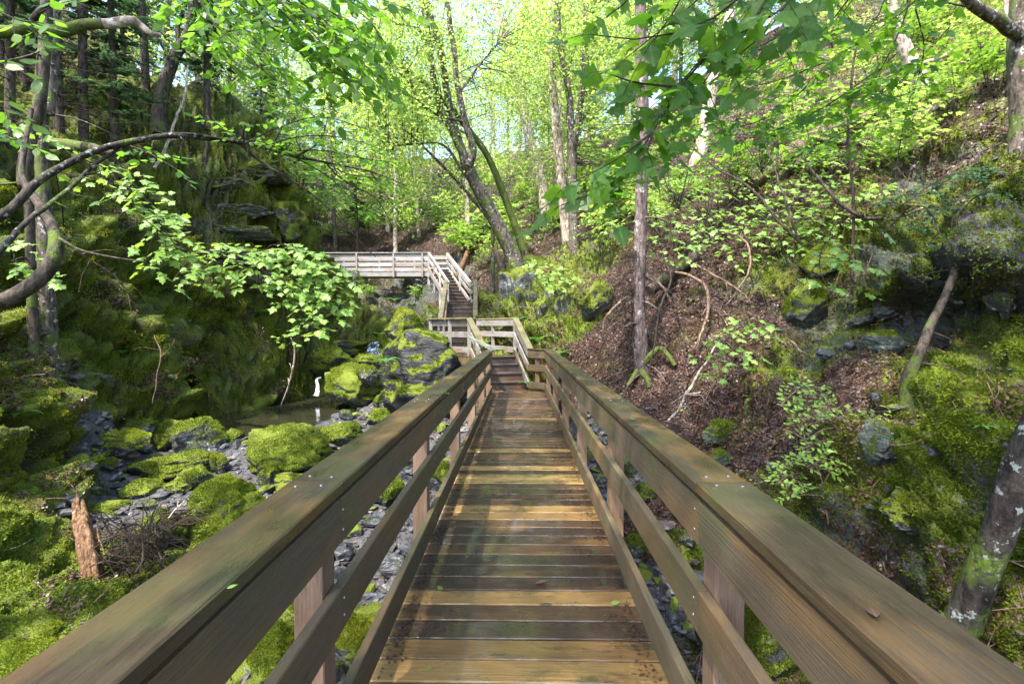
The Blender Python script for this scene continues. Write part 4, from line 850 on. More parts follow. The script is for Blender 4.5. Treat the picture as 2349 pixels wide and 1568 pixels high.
# ---- left trunks
near_tree('lichened slender trunk growing up from the dark curved trunk on the left',[(66,470,7.5,17),(55,420,7.5,25),(62,350,7.6,24),(78,290,7.7,23),(88,256,7.7,24),(98,160,7.8,24),(106,73,7.9,23),(110,-80,8,22)],'dark_bark',stubs=8)
near_tree('paler twin trunk behind the lichened one on the left',[(96,300,8.6,26),(110,256,8.6,24),(118,160,8.7,22),(124,91,8.7,21),(130,-80,8.8,20)],'grey_bark',stubs=6)
near_tree('thick leaning trunk on top of the left wall',[(366,250,16,30),(376,200,16,26),(388,165,16,25),(400,130,16,25),(413,110,16,24),(436,70,16,22),(452,-40,16,20)],'dark_bark',limbs=[[(412,112,16,12),(408,60,16,10),(425,10,16,8),(430,-60,16,7)]],stubs=8)
jt=thing('curved_trunk','thick dark lichen spotted trunk curving up at the left edge','tree',P(0,700,5))
a=smooth(np.array([np.append(P(u,v,y),w_/1112*y*.4) for u,v,y,w_ in [(-90,715,4.8,46),(0,692,4.9,44),(60,662,5,42),(108,620,5.1,40),(128,570,5.2,36),(122,525,5.3,30),(98,480,5.4,24),(70,440,5.5,20),(50,400,5.6,16),(58,330,5.8,13),(72,250,6,12)]]),50); mb=MB(); tube(mb,a[:,:3],a[:,3],16,.1); mb.build('trunk','dark_bark',jt,True)
a=smooth(np.array([np.append(P(u,v,y),w_/1112*y*.4) for u,v,y,w_ in [(124,540,5.25,14),(150,555,5.2,9),(190,575,5.1,7),(260,590,5,5),(330,600,4.95,3)]]),20); mb=MB(); tube(mb,a[:,:3],a[:,3],7,.15); mb.build('limb','dark_bark',jt,True)
# arching bough
ab=thing('arching_bough','long lichen crusted bough arching across the left side with leafy twigs at its end','bough',P(0,500,4.2))
B_=[[(-60,520,4.0,34),(0,492,4.1,30),(80,425,4.3,26),(150,378,4.5,22),(240,340,4.7,20),(330,322,4.9,18),(400,312,5.1,17),(470,318,5.3,15),(545,328,5.5,14),(610,340,5.7,12),(680,362,5.8,9),(745,372,5.9,7),(850,392,6,5),(930,425,6.1,3)],
    [(-50,640,3.8,20),(0,575,3.9,19),(55,505,4.1,17),(110,468,4.3,15),(170,420,4.5,13),(230,370,4.7,11),(300,332,4.85,10),(380,308,5.05,9),(460,312,5.25,8),(540,326,5.45,6)],
    [(545,328,5.5,9),(600,370,5.7,8),(680,420,5.8,7),(760,480,5.9,6),(860,590,6,3)],[(680,362,5.8,7),(725,330,5.8,6),(745,290,5.8,5),(752,260,5.8,3)],[(620,345,5.7,6),(640,310,5.6,4),(655,270,5.6,3)],[(745,372,5.9,6),(800,420,6,5),(860,455,6,4),(900,520,6.1,2)]]
BW=[]
for q in B_:
    a=smooth(np.array([np.append(P(u,v,y),w_/1112*y*.34) for u,v,y,w_ in q]),40); a[:,:3]=wobble(a[:,:3],.03,3); mb=MB(); tube(mb,a[:,:3],a[:,3],10,.16)
    if q[0][3]>15:
        for k in range(14):
            i=rng.integers(5,39); d=rdir(1)[0]; l=.05+.14*rng.random(); tube(mb,smooth([a[i,:3],a[i,:3]+d*l*.6,a[i,:3]+d*l+rng.normal(size=3)*.03],4),[.006,.005,.003,.0015],4)
    mb.build('branch','lichen_bark' if q[0][3]>15 else 'dark_bark',ab,True)
mW,mL=MB(),MB()
for q in [[(560,330,5.5),(640,292,5.5),(740,268,5.5),(850,300,5.6)],[(600,335,5.6),(700,312,5.6),(800,318,5.7),(900,352,5.8)],[(640,348,5.7),(740,345,5.8),(840,365,5.9),(930,375,6)],[(745,372,5.9),(800,400,6),(870,410,6),(950,440,6.1)],[(680,362,5.8),(760,410,5.9),(820,470,6),(880,500,6)],
          [(545,328,5.5),(500,285,5.4),(470,270,5.3)],[(560,330,5.4),(560,290,5.3),(600,262,5.3)],[(745,290,5.8),(700,250,5.7),(660,235,5.6)],[(300,335,4.8),(340,350,4.7),(400,385,4.6)],[(700,365,5.8),(680,300,5.9),(760,240,6)],[(850,392,6),(880,440,6),(930,510,6)]]:
    spray(mW,mL,px(q),.008,.003,(.42,.2),.085,.075,'ovate',nrm(np.array([0,-.25,1.])),.045,.25,.12,.8,.45)
mW.build('twigs','dark_twig',ab); mL.build('leaves','beech_leaf',ab)
# broken mossy limb upper left
bl=thing('broken_limb','short broken limb with peeling pale bark and moss in the upper left corner','limb',P(0,75,3.8))
a=smooth(np.array([np.append(P(u,v,y),w_/1112*y*.5) for u,v,y,w_ in [(-80,80,3.7,26),(0,72,3.7,26),(70,66,3.75,24),(140,66,3.8,25),(200,60,3.85,22),(260,48,3.9,20),(300,46,3.95,20),(320,60,4,16),(338,74,4,13),(362,78,4.05,9)]]),50); a[:,:3]=wobble(a[:,:3],.04,5); mb=MB(); tube(mb,a[:26,:3],a[:26,3],12,.2); mb.build('mossy_end','mossy_bark',bl,True)
mb=MB(); tube(mb,a[25:,:3],a[25:,3],12,.2); mb.build('peeling_end','pale_bark',bl,True)
mb=MB(); a=smooth(np.array([np.append(P(u,v,y),w_/1112*y*.5) for u,v,y,w_ in [(70,66,3.75,15),(82,35,3.7,13),(110,8,3.6,12),(150,-40,3.5,12)]]),16); tube(mb,a[:,:3],a[:,3],9,.1); mb.build('branch','grey_bark',bl,True)
mb=MB(); mw=MB()
for q in [[(-20,20,2.2),(40,45,2.2),(75,50,2.2)],[(-20,140,2.2),(20,150,2.2),(50,165,2.2)],[(90,30,3),(120,15,3),(150,5,3)],[(-20,235,2.6),(20,250,2.6),(45,262,2.6)],[(70,66,3.7),(80,75,3.6),(95,100,3.5)],[(-20,300,3),(30,320,3),(60,330,3)]]:
    spray(mw,mb,px(q),.004,.002,(.14,.1),.05,.075,'ovate',nrm(np.array([0,-.5,.8])),.05,.2,.1,.7,.4)
mw.build('twigs','dark_twig',bl); mb.build('leaves','beech_leaf',bl)

# ---- overhanging beech: crown high over the ravine, leafy twigs hanging into the top of the view
bt=thing('beech_tree','beech leaning in from the left bank, bright leafy twigs hanging into the top left','tree',(-8.6,-.8,2.6))
bp=smooth(np.array([(-8.6,-.8,1.2,.26),(-8.3,-.7,4,.23),(-7.4,-.4,7,.2),(-5.8,.4,9.8,.16),(-3.8,1.2,11.6,.12),(-1.8,2.0,12.8,.07)]),40); mb=MB(); tube(mb,bp[:,:3],bp[:,3],14,.12); mb.build('trunk','grey_bark',bt,True)
bl_=[bp]; mb=MB()
for k in range(16):
    i=14+int(25*k/16); a0=bp[i]; az=rng.random()*6.28; l=2.5+3*rng.random(); d=np.array([math.cos(az),math.sin(az),.25+.3*rng.random()]); q=smooth(np.array([np.append(a0[:3],a0[3]*.6),np.append(a0[:3]+d*l*.5+ZUP*.2,a0[3]*.35),np.append(a0[:3]+d*l,.015)]),14); q[:,:3]=wobble(q[:,:3],.25,.8); tube(mb,q[:,:3],q[:,3],7,.1); bl_.append(q)
h0=np.array([np.append(bp[20,:3],.07),np.append(np.array([-4.6,2.2,7.2]),.05),np.append(P(480,-120,3.6),.03),np.append(P(520,-60,3.3),.02)]); q=smooth(h0,24); tube(mb,q[:,:3],q[:,3],8,.1); bl_.append(q)
mb.build('limb','grey_bark',bt,True); LIMB=np.vstack(bl_)
mt,ml=MB(),MB()
mW,mL=MB(),MB()
for q in [[(470,-90,3.2),(560,20,3.1),(700,110,3.0),(830,205,2.9)],[(500,-90,3.0),(640,-10,2.9),(760,70,2.85),(870,185,2.8)],[(430,-80,3.5),(480,40,3.4),(580,140,3.3),(690,235,3.2)],[(640,-90,2.9),(760,-20,2.85),(850,50,2.8),(880,110,2.8)],[(440,-60,3.6),(450,40,3.6),(500,120,3.5),(590,215,3.4)],[(560,-60,3.2),(680,60,3.1),(780,150,3),(850,240,3)],[(600,-60,3.1),(720,30,3.0),(800,130,3),(900,230,3)],
          [(420,-60,4),(470,10,4),(540,60,4),(640,95,4)],[(700,-90,3),(830,-20,3),(930,20,3)],[(520,-80,3.4),(620,40,3.3),(720,160,3.2),(760,240,3.2)],[(600,-80,3.3),(700,-10,3.2),(790,50,3.15),(850,120,3.1)],[(480,-60,3.9),(540,40,3.8),(610,120,3.7),(660,190,3.7)],[(540,-80,2.8),(660,20,2.75),(760,120,2.7),(820,160,2.7)],[(640,-80,3.8),(760,40,3.8),(860,140,3.7),(905,200,3.7)]]:
    spray(mW,mL,px(q),.007,.002,(.28,.14),.055,.074,'ovate',nrm(np.array([.1,-.35,1.])),.038,.2,.08,.72,.5,ldroop=.3)
mW.build('hanging_twigs','dark_twig',bt); mL.build('hanging_leaves','beech_leaf',bt)
cen=[]  # unseen part of the crown, placed along the sun's rays to shade the deck
while len(cen)<92:
    fx=-2.2+5.4*rng.random(); fy=-1.5+15*rng.random(); z=8+5*rng.random()
    c=np.array([fx,fy,-.3])+np.array(SUN_TO)*((z+.3)/SUN_TO.z)
    if c[1]>0 and (c[2]-1.5)/c[1]<.80: continue
    if fbm(np.array([fx*.6,fy*.36,3.]),2)>.15: continue
    cen.append(c)
clumps(mt,ml,cen,LIMB,70,.75,.16,'diamond',.45)
mt.build('twigs','dark_twig',bt); ml.build('crown','beech_leaf',bt)

# ---- overhanging maple at the right
mp=thing('maple_tree','maple whose large dark green leaves hang into the top right of the view','tree',(4.6,-.6,1.2))
bp=smooth(np.array([(4.6,-.6,.6,.2),(4.2,-.2,3.5,.17),(3.4,.5,6,.14),(2.4,1.4,8.2,.1),(1.4,2.2,9.6,.06)]),34); mb=MB(); tube(mb,bp[:,:3],bp[:,3],12,.1); mb.build('trunk','grey_bark',mp,True)
bl_=[bp]; mb=MB()
for k in range(12):
    i=12+int(21*k/12); a0=bp[i]; az=rng.random()*6.28; l=2+2.5*rng.random(); d=np.array([math.cos(az),math.sin(az),.25]); q=smooth(np.array([np.append(a0[:3],a0[3]*.6),np.append(a0[:3]+d*l*.5+ZUP*.2,a0[3]*.35),np.append(a0[:3]+d*l,.015)]),14); q[:,:3]=wobble(q[:,:3],.25,.8); tube(mb,q[:,:3],q[:,3],7,.1); bl_.append(q)
for tgt in ((1900,-60,2.4),(1740,-60,2.1),(2050,-60,3.2)):
    q=smooth(np.array([np.append(bp[12,:3],.05),np.append((bp[12,:3]*.4+P(*tgt)*.6)+ZUP*.5,.03),np.append(P(*tgt),.014)]),20); tube(mb,q[:,:3],q[:,3],8,.1); bl_.append(q)
mb.build('limb','dark_bark',mp,True); LIMB=np.vstack(bl_)
mW,mL=MB(),MB()
UPM=nrm(np.array([-.15,-.55,.85]))
for q,tl in [([(1900,-60,2.4),(1780,30,2.3),(1640,110,2.25),(1570,180,2.2),(1500,240,2.2)],(.30,.18)),([(1740,-60,2.1),(1680,10,2.1),(1600,60,2.1),(1480,90,2.1),(1360,80,2.1)],(.22,.14)),([(1640,110,2.25),(1560,200,2.2),(1500,300,2.15),(1450,370,2.1),(1420,400,2.1)],(.16,.10)),([(1900,-60,2.4),(1860,40,2.5),(1780,120,2.5),(1700,190,2.5)],(.24,.16)),
             ([(1760,-70,2.0),(1760,-10,2.0),(1730,40,2.0)],(.2,.16)),([(1500,300,2.15),(1450,340,2.1),(1390,380,2.05),(1310,420,2.0)],(.14,.1)),([(1480,-60,2.2),(1440,0,2.2),(1390,40,2.2)],(.16,.12)),([(1860,-60,2.6),(1900,-10,2.6),(1930,20,2.6)],(.2,.14)),([(1800,-60,2.2),(1720,60,2.2),(1640,150,2.2),(1580,250,2.2)],(.24,.16)),([(1660,-60,2.3),(1600,0,2.3),(1540,50,2.3),(1440,130,2.3)],(.2,.15)),([(1560,200,2.2),(1460,190,2.15),(1400,170,2.1)],(.16,.12)),([(1900,-70,2.0),(1820,-10,2.0),(1760,70,2.0),(1690,130,2.05)],(.2,.15)),([(1400,430,2.1),(1340,450,2.1),(1290,470,2.1)],(.12,.1)),([(1500,300,2.15),(1470,370,2.1),(1410,400,2.1)],(.14,.12)),([(1580,-60,2.1),(1550,20,2.1),(1500,90,2.1)],(.2,.14))]:
    spray(mW,mL,px(q),.006,.0022,tl,.085,.102,'maple',UPM,.095,.3,.12,.7,.55,.8,ldroop=.35)
mW.build('hanging_twigs','dark_twig',mp); mL.build('hanging_leaves','maple_leaf',mp)
mW,mL=MB(),MB()
for q in [[(2050,-60,4.2),(2000,60,4.4),(1900,150,4.6),(1800,230,4.8)],[(2100,-40,4.5),(2060,80,4.6),(2000,190,4.8),(1930,250,5)],[(1960,-20,4.2),(1880,80,4.4),(1780,160,4.6),(1680,250,4.8)],[(2100,20,4.6),(2120,110,4.8),(2100,200,5)],[(1900,140,4.6),(1800,180,4.8),(1700,210,5),(1600,290,5)],[(2000,170,4.9),(1900,240,5),(1800,290,5.1),(1680,330,5.2)],[(1760,60,4.5),(1700,140,4.6),(1640,240,4.8)],[(2150,-60,4.4),(2080,20,4.5),(1980,90,4.6),(1880,160,4.7)],[(1900,-40,4.2),(1820,60,4.4),(1720,120,4.6),(1620,190,4.8)],[(2180,60,5),(2100,150,5.1),(2010,240,5.2),(1920,290,5.3)],[(1850,200,5),(1760,270,5.1),(1660,300,5.2),(1560,340,5.3)],[(2060,120,5),(1960,210,5.1),(1860,260,5.2),(1740,320,5.3)],[(1980,280,5.4),(1880,330,5.5),(1760,370,5.6)],[(1700,0,4.6),(1640,80,4.7),(1560,150,4.8)],[(2000,-60,5.2),(1940,20,5.3),(1860,100,5.4),(1760,150,5.5)]]:
    spray(mW,mL,px(q),.007,.002,(.5,.25),.10,.10,'maple_far',nrm(np.array([0,-.3,1.])),.075,.2,.1,.75,.4,.8,ldroop=.3)
mW.build('upper_twigs','dark_twig',mp); mL.build('upper_leaves','maple_leaf',mp)
mt,ml=MB(),MB(); cen=[]
while len(cen)<105:  # unseen crown clumps, put sunward of the right bank to shade it
    fx=.8+6.5*rng.random(); fy=-.5+12*rng.random(); z=7+4*rng.random()
    c=np.array([fx,fy,.5])+np.array(SUN_TO)*((z-.5)/SUN_TO.z)
    if c[1]>0 and (c[2]-1.5)/c[1]<.80: continue
    if fbm(np.array([fx*.6,fy*.36,3.]),2)>.26: continue
    cen.append(c)
clumps(mt,ml,cen,LIMB,60,.75,.15,'maple_far',.45)
mt.build('twigs','dark_twig',mp); ml.build('crown','maple_leaf',mp)

# ---- saplings and shrubs in layers
def layered(label,base,rows,ls=.12,kind='maple',leaf='sapling_leaf',name='maple_sapling',cat='sapling',tl=(.3,.18),gap=.14,lg=.11,up=(0,-.45,1.),group=None,stem=.012,wood='dark_twig',droop=.2,keep=1,rnd=.32,dy=.25,bd=None):
    """base pixel on the ground; rows (u0,v0,u1,v1,y) are leafy branches"""
    b0=hit(*base)[0] if bd is None else P(base[0],base[1],bd); root=thing(name,label,cat,b0,group); mW,mL,mS=MB(),MB(),MB()
    up=nrm(np.array(up,float))
    st_=np.array([P(r_[0],r_[1],r_[4]) for r_ in rows]); far_=st_[np.argmax(np.linalg.norm(st_-b0,axis=1))]; ctr_=st_.mean(0)
    main=wobble(smooth([b0-[0,0,.15],b0*.6+ctr_*.4+[0,0,.1*np.linalg.norm(ctr_-b0)],ctr_,far_],24),.04,2); tube(mS,main,np.linspace(stem,.005,24),7,.1)
    for (u0,v0,u1,v1,y) in rows:
        a=P(u0,v0,y+dy*(rng.random()-.5)); b=P(u1,v1,y+dy*(rng.random()-.5)*2); m_=(a+b)/2+ZUP*.06*np.linalg.norm(b-a)
        spray(mW,mL,[a,m_,b],.006,.002,tl,gap,ls,kind,up,lg,droop,.05,.75,rnd,.8,ldroop=.2,keep=keep)
        k_=np.argmin(np.linalg.norm(main-a,axis=1)); k_=max(4,k_-2); l_=np.linalg.norm(a-main[k_]); tube(mS,wobble(smooth([main[k_],(main[k_]+a)/2+ZUP*.1*l_,a],9),.03,3),np.linspace(.007,.005,9),5)
    mS.build('stem',wood,root,True); mW.build('twigs',wood,root); mL.build('leaves',leaf,root); return root
layered('tall striped maple sapling cascading down the left wall',(430,690),[(215,372,300,420,6.6),(260,415,350,470,6.5),(300,465,400,520,6.4),(340,520,430,575,6.4),(235,440,330,480,6.6),(390,500,330,545,6.3),(400,560,330,600,6.3),(360,560,440,610,6.4),(330,610,400,650,6.3),(250,390,330,410,6.6),(280,440,370,450,6.5),(320,490,420,500,6.4),(360,540,450,560,6.4),(380,590,450,620,6.3)],.12)
layered('maple sapling with pale leaves in the middle of the left wall',(520,700),[(420,585,520,590,7.6),(460,620,560,615,7.5),(400,640,480,660,7.4),(500,560,590,575,7.8),(440,600,540,640,7.5),(540,600,600,650,7.6),(430,560,520,565,7.6),(470,580,570,590,7.6),(480,640,580,650,7.5),(520,620,600,630,7.6)],.12)
layered('umbrella shaped maple sapling in front of the left cliff foot',(440,700),[(570,580,700,575,8.0),(590,605,740,600,7.9),(640,560,760,600,8.1),(660,630,790,640,8),(600,640,720,665,7.8),(700,610,800,680,8.1),(650,670,760,690,8),(690,700,770,725,7.9),(620,700,700,715,7.8),(680,735,745,765,7.8),(740,640,800,700,8.2),(560,600,660,590,8),(600,580,720,585,8.1),(620,620,740,620,7.9),(680,600,790,640,8.1),(640,650,740,680,8),(700,660,780,700,8),(660,690,750,705,7.9),(590,650,660,665,7.9)],.125,gap=.11)
layered('small maple seedling leaning over the pool on a bare stick',(640,930),[(655,795,690,770,10),(640,780,660,760,10)],.11,tl=(.2,.12))
layered('maple sprig behind the curved trunk at the left edge',(90,700),[(30,600,100,610,5.6),(0,560,70,575,5.6),(40,640,120,645,5.7)],.11,tl=(.2,.14))
layered('maple sprig beside the lichened trunk on the left',(150,520),[(20,280,80,300,6),(100,320,170,345,6.4),(0,310,40,330,6),(150,400,220,410,6.2)],.10,tl=(.2,.14))
# right shrubs
layered('broad mountain maple thicket spreading in tiers across the right slope',(1800,610),[(1480,560,1620,520,10.5),(1500,520,1650,480,11),(1560,570,1700,540,10),(1620,500,1780,470,10.5),(1540,475,1680,440,11.5),(1700,560,1840,520,9.5),(1720,510,1880,480,9.8),(1650,585,1760,585,9.5),(1800,480,1950,450,9.8),(1850,540,1980,510,9.2),(1760,430,1900,400,11),(1900,470,2060,430,9.5),(1500,600,1600,560,9.8),(1560,530,1720,510,10.6),(1640,540,1790,500,10),(1700,480,1850,440,10.4),(1800,520,1920,490,9.6),(1580,450,1740,430,11.4),(1840,440,2000,410,10),(1480,500,1600,450,12),(1750,540,1880,560,9.2),(1920,520,2040,500,9),(1660,420,1800,380,11.4),(1500,430,1620,400,12.4)],.12,'maple_far','sapling_leaf',tl=(.45,.25),gap=.13,lg=.09)
layered('darker maple brush with layered leaves on the upper right slope',(1950,430),[(1600,330,1760,300,11),(1650,290,1820,255,11),(1700,380,1860,340,11),(1790,330,1960,300,10.5),(1850,285,2000,250,10.5),(1560,400,1700,370,12),(1900,370,2060,350,10.5),(1740,245,1880,215,12),(1980,310,2100,290,10),(1580,350,1740,330,11.6),(1700,330,1860,310,11),(1820,370,1960,340,10.6),(1900,250,2040,220,11),(1760,300,1900,270,11.4),(1620,250,1760,230,12.4),(2000,340,2120,330,10),(1560,300,1680,280,12.6),(1840,210,1980,180,12),(1680,210,1800,180,13)],.11,'maple_far','maple_leaf',tl=(.45,.25),gap=.13,lg=.09)
layered('sunlit yellow green maple shoot on the right slope',(2100,420),[(1880,300,1980,290,10.5),(1900,330,2020,325,10.5),(1960,345,2080,350,10.2),(2020,270,2090,265,10.4),(1880,370,1960,375,10)],.11,'maple_far','sunlit_leaf',tl=(.35,.2))
layered('drooping maple sprays above the dark hollow on the right',(1935,500),[(1850,640,1900,650,6.6),(1880,590,1960,605,6.5),(1840,565,1900,590,6.7),(1900,660,1985,670,6.4),(1935,600,1990,610,6.5),(1880,555,1950,560,6.7)],.12,'maple',tl=(.22,.14),bd=7.5)
layered('low maple sprig over the leaf slope right of the spruce',(1560,920),[(1620,790,1700,760,7.2),(1600,830,1680,800,7.1),(1650,770,1770,740,7.4),(1690,745,1770,765,7.4),(1680,800,1740,815,7.2),(1610,860,1660,870,7),(1660,830,1700,835,7.1)],.12,'maple',tl=(.22,.14))
layered('little maple with horizontal leaves on the mossy outcrop behind the landing',(1290,740),[(1200,620,1270,610,13),(1230,640,1310,632,13),(1240,655,1330,640,12.8),(1180,605,1240,600,13.2)],.15,'maple_far',tl=(.35,.25))
layered('bright azalea bush with small oval leaves on the right bank',(1900,1160),[(1790,930,1850,880,4.9),(1810,960,1900,900,4.9),(1800,985,1860,960,4.8),(1840,900,1900,885,5),(1860,950,1930,930,4.9),(1920,980,2000,955,4.8),(1950,960,2050,965,4.8),(1900,1010,1980,990,4.8),(1840,1030,1900,1010,4.7),(1850,1070,1930,1050,4.6),(1790,1070,1840,1040,4.6),(1780,1110,1830,1085,4.5),(1800,1140,1850,1120,4.4),(1900,1080,1960,1060,4.6),(1940,1110,1970,1125,4.6)],.052,'ovate','azalea_leaf','azalea_bush','shrub',(.15,.09),.034,.026,(0,-.5,1),stem=.007,wood='dead_wood',droop=0)
# dark fir boughs low on the right
for lb,base,rows in (('dark young fir with flat boughs on the right slope below the fallen log',(2180,560),[(2000,470,2130,440,7),(2060,500,2200,470,6.8),(2120,430,2240,410,7),(2030,530,2150,520,6.8),(2180,400,2290,390,7)]),('small dark fir below the first at the right edge',(2230,600),[(2130,560,2230,540,6.2),(2180,520,2290,500,6.2),(2240,450,2349,430,6.2)])):
    layered(lb,base,rows,.075,'diamond','needle_leaf','fir_sapling','sapling',(.3,.15),.06,.018,(0,-.3,1),stem=.01,droop=.1,rnd=.2)

# ---- ferns
LEAF['needle_w']=_mir([(0,0),(.3,.13),(.7,.11),(1,0)])
def fern(label,u,v,hpx,n=6,seed=0,y=None,up=None):
    h=hit(u,v); c,nn2=h if y is None else (P(u,v,y),np.array([0,-.3,1.])); y_=c[1]; s=hpx/1112*y_; root=thing('fern',label,'fern',c); 
    for k in range(n):
        az=6.28*k/n+rng.random()*.6; d=np.array([math.cos(az),math.sin(az)*.8-.25,0]); l=s*(.75+.4*rng.random())
        q=np.array([c+d*l*x+ZUP*l*(.85*x-.75*x*x) for x in np.linspace(0,1,12)]); mbf=MB(); tube(mbf,q,np.linspace(.004,.001,12),3)
        T=nrm(np.gradient(q,axis=0)); C=[];D=[];N=[];S=[]
        for i in range(1,12):
            for xx in (0,.5):
                p_=q[i]*(1-xx)+q[i-1]*xx; t=(i-xx)/11; sd=nrm(np.cross(T[i],ZUP))
                for sg in (-1,1): C.append(p_);D.append(nrm(sd*sg+T[i]*.35));N.append(nrm(np.cross(T[i],sd)*-1+.15*rng.normal(size=3)));S.append(l*.27*(1-t)**.8*min(1,t*5)+.006)
        N=np.array(N); N[N[:,2]<0]*=-1
        leaves(mbf,C,D,N,np.array(S),'needle_w',.1); mbf.build('frond','fern_leaf',root)
for a in [('pale fern on the lower left wall at the edge of view',40,955,70),('fern hanging in the middle of the left mossy wall',285,815,60),('fern on the left shoulder of the huge dark boulder',885,832,48,7,0,11.6),('little fern on top of the waterfall boulder',782,900,22,5,0,14.6),('fern by the stream behind the huge dark boulder',872,770,40),
          ('fern under the railing of the landing on the right',1235,785,60),('fern clump right of the landing railing',1278,815,52),('fern at the foot of the dark ribbed outcrop',1190,735,36),('small fern beside the bottom step',1207,880,24,5,0,11.4),('fern on the leaf slope near the spruce roots',1392,668,28),('fern by the scree below the walkway',905,690,30),('fern on the yellow green block\'s slope',945,700,22),
          ('small fern on the right mossy slope above the lichen rock',2060,1010,38),('tiny fern in the moss at the far right',2250,980,30),('fern sprig beneath the sapling on the left wall',330,900,32),('fern in the leaves left of the sapling foot on the wall',600,720,34)]: fern(*a)

# ---- dead branches, logs and driftwood
def stick(label,pts,m='dead_wood',name='dead_branch',cat='branch',forks=2,seg=7,off=0,rough=.15):
    a=smooth(np.array([np.append(P(u,v,y),w_/1112*y*(.5 if cat!='branch' else .36)) for u,v,y,w_ in pts]),24); root=thing(name,label,cat,a[0,:3]); mb=MB(); a[:,:3]=wobble(a[:,:3],.03,4); tube(mb,a[:,:3],a[:,3],seg,rough)
    for k in range(forks):
        i=rng.integers(6,22); d=nrm(rdir(1)[0]+nrm(a[min(23,i+2),:3]-a[i,:3])); l=.15+.3*rng.random(); tube(mb,wobble(smooth([a[i,:3],a[i,:3]+d*l*.6,a[i,:3]+d*l-ZUP*.08],5),.05,4),np.linspace(a[i,3]*.55,.002,5),5)
    mb.build('wood',m,root,True); return root
S_=stick
S_('hooked pale dead branch standing left of the spruce foot',[(1382,778,9,4),(1384,740,9,8),(1400,715,9,9),(1420,695,9.1,8),(1440,680,9.2,5)])
S_('bowed dead branch arcing over the leaves right of the spruce',[(1530,622,9.6,7),(1580,632,9.4,9),(1620,665,9.2,10),(1622,720,9,9),(1605,770,8.8,7),(1590,800,8.8,5)])
S_('long grey dead branch sloping down right of the spruce',[(1590,605,9.6,6),(1640,630,9.3,8),(1690,665,9,8),(1720,690,8.9,5)])
S_('pale hook of dead wood hanging above the right leaf slope',[(1665,700,9,4),(1715,630,9,6),(1718,570,9.2,7),(1700,545,9.4,6),(1660,535,9.6,4)])
S_('dark dead branch bending beside the spruce trunk',[(1490,860,9,4),(1500,790,9,6),(1515,700,9.1,7),(1540,640,9.3,7),(1520,590,9.5,5)],'dark_twig')
S_('grey forked dead stick leaning on the dark slope below the sapling tiers',[(1545,700,9.4,8),(1520,660,9.4,8),(1500,640,9.5,6),(1470,640,9.5,4)])
S_('whitish birch stick leaning in the leaves right of the railing',[(1530,965,7.1,6),(1560,930,7.2,9),(1590,880,7.4,9),(1620,830,7.6,6),(1640,790,7.7,4)],'pale_bark')
S_('pale forked twig lying below the whitish birch stick',[(1535,925,7.3,3),(1575,905,7.2,5),(1610,900,7.1,3)],'pale_bark',forks=3)
S_('crooked brown stick beside the small grey stone',[(1802,775,7.6,5),(1825,790,7.5,8),(1835,805,7.4,8),(1870,820,7.3,6),(1900,825,7.3,5)])
S_('mossy log section lying on the brown leaf slope',[(1718,965,7,24),(1722,930,7.1,26),(1735,890,7.3,27),(1742,860,7.5,26)],'mossy_bark','mossy_log','log',0,12)
S_('thin pale twig across the leaves above the right railing',[(1750,1012,6.4,3),(1790,1022,6.2,5),(1850,1026,6,3)],'pale_bark')
S_('brown broken branch lying beside the small rocks on the right',[(1700,1035,6.2,4),(1740,1052,6.1,7),(1790,1060,6,6)],'dead_wood')
S_('long grey fallen log lying level across the upper right slope',[(1860,316,11.3,12),(1930,326,11.2,15),(2010,331,11,18),(2100,337,10.8,20),(2190,343,10.5,24),(2240,345,10.4,26)],'grey_bark','fallen_log','log',2,12)
S_('sunlit fallen log leaning up to the right above the leaning trunk',[(2130,205,12.3,26),(2200,160,12.6,24),(2260,125,12.8,20),(2330,85,13,16)],'pale_bark','fallen_log','log',2,12)
S_('thin fallen pole across the top of the right slope',[(2060,165,12.8,7),(2150,135,13,9),(2250,95,13.2,9),(2349,50,13.4,8)],'pale_bark','fallen_log','log',3,8)
S_('grey rotten log slanting behind the maple brush on the right slope',[(1720,420,12.6,34),(1790,370,12.6,36),(1850,325,12.6,34),(1930,285,12.7,30),(1990,262,12.8,24)],'dead_wood','fallen_log','log',0,12)
S_('dark fallen trunk lying along the shaded right slope behind the spruce',[(1490,668,10.6,26),(1540,630,11,26),(1600,585,11.6,24),(1660,545,12.2,20),(1720,505,12.8,16)],'dark_bark','fallen_log','log',3,10)
S_('bare grey limb stretched low over the right slope under the leaves',[(1640,700,8.8,4),(1720,660,8.8,4),(1760,600,9,5)],'dark_twig')
S_('curving dark branch rooted right of the maple thicket',[(2050,500,8.4,12),(1980,500,8.4,12),(1930,470,8.5,11),(1880,410,8.7,9),(1840,360,9,6)],'dark_bark',forks=3)
S_('slanting brown stem running up left through the maple thicket',[(1840,560,9,10),(1780,500,9.3,9),(1720,430,9.8,8),(1640,380,10.4,6),(1580,330,11,4)],'dark_twig',forks=4)
S_('lichened stem crossing the maple thicket beside the brown one',[(1830,540,9,8),(1800,460,9.2,7),(1780,400,9.5,6),(1760,340,9.8,4)],'dark_bark',forks=3)
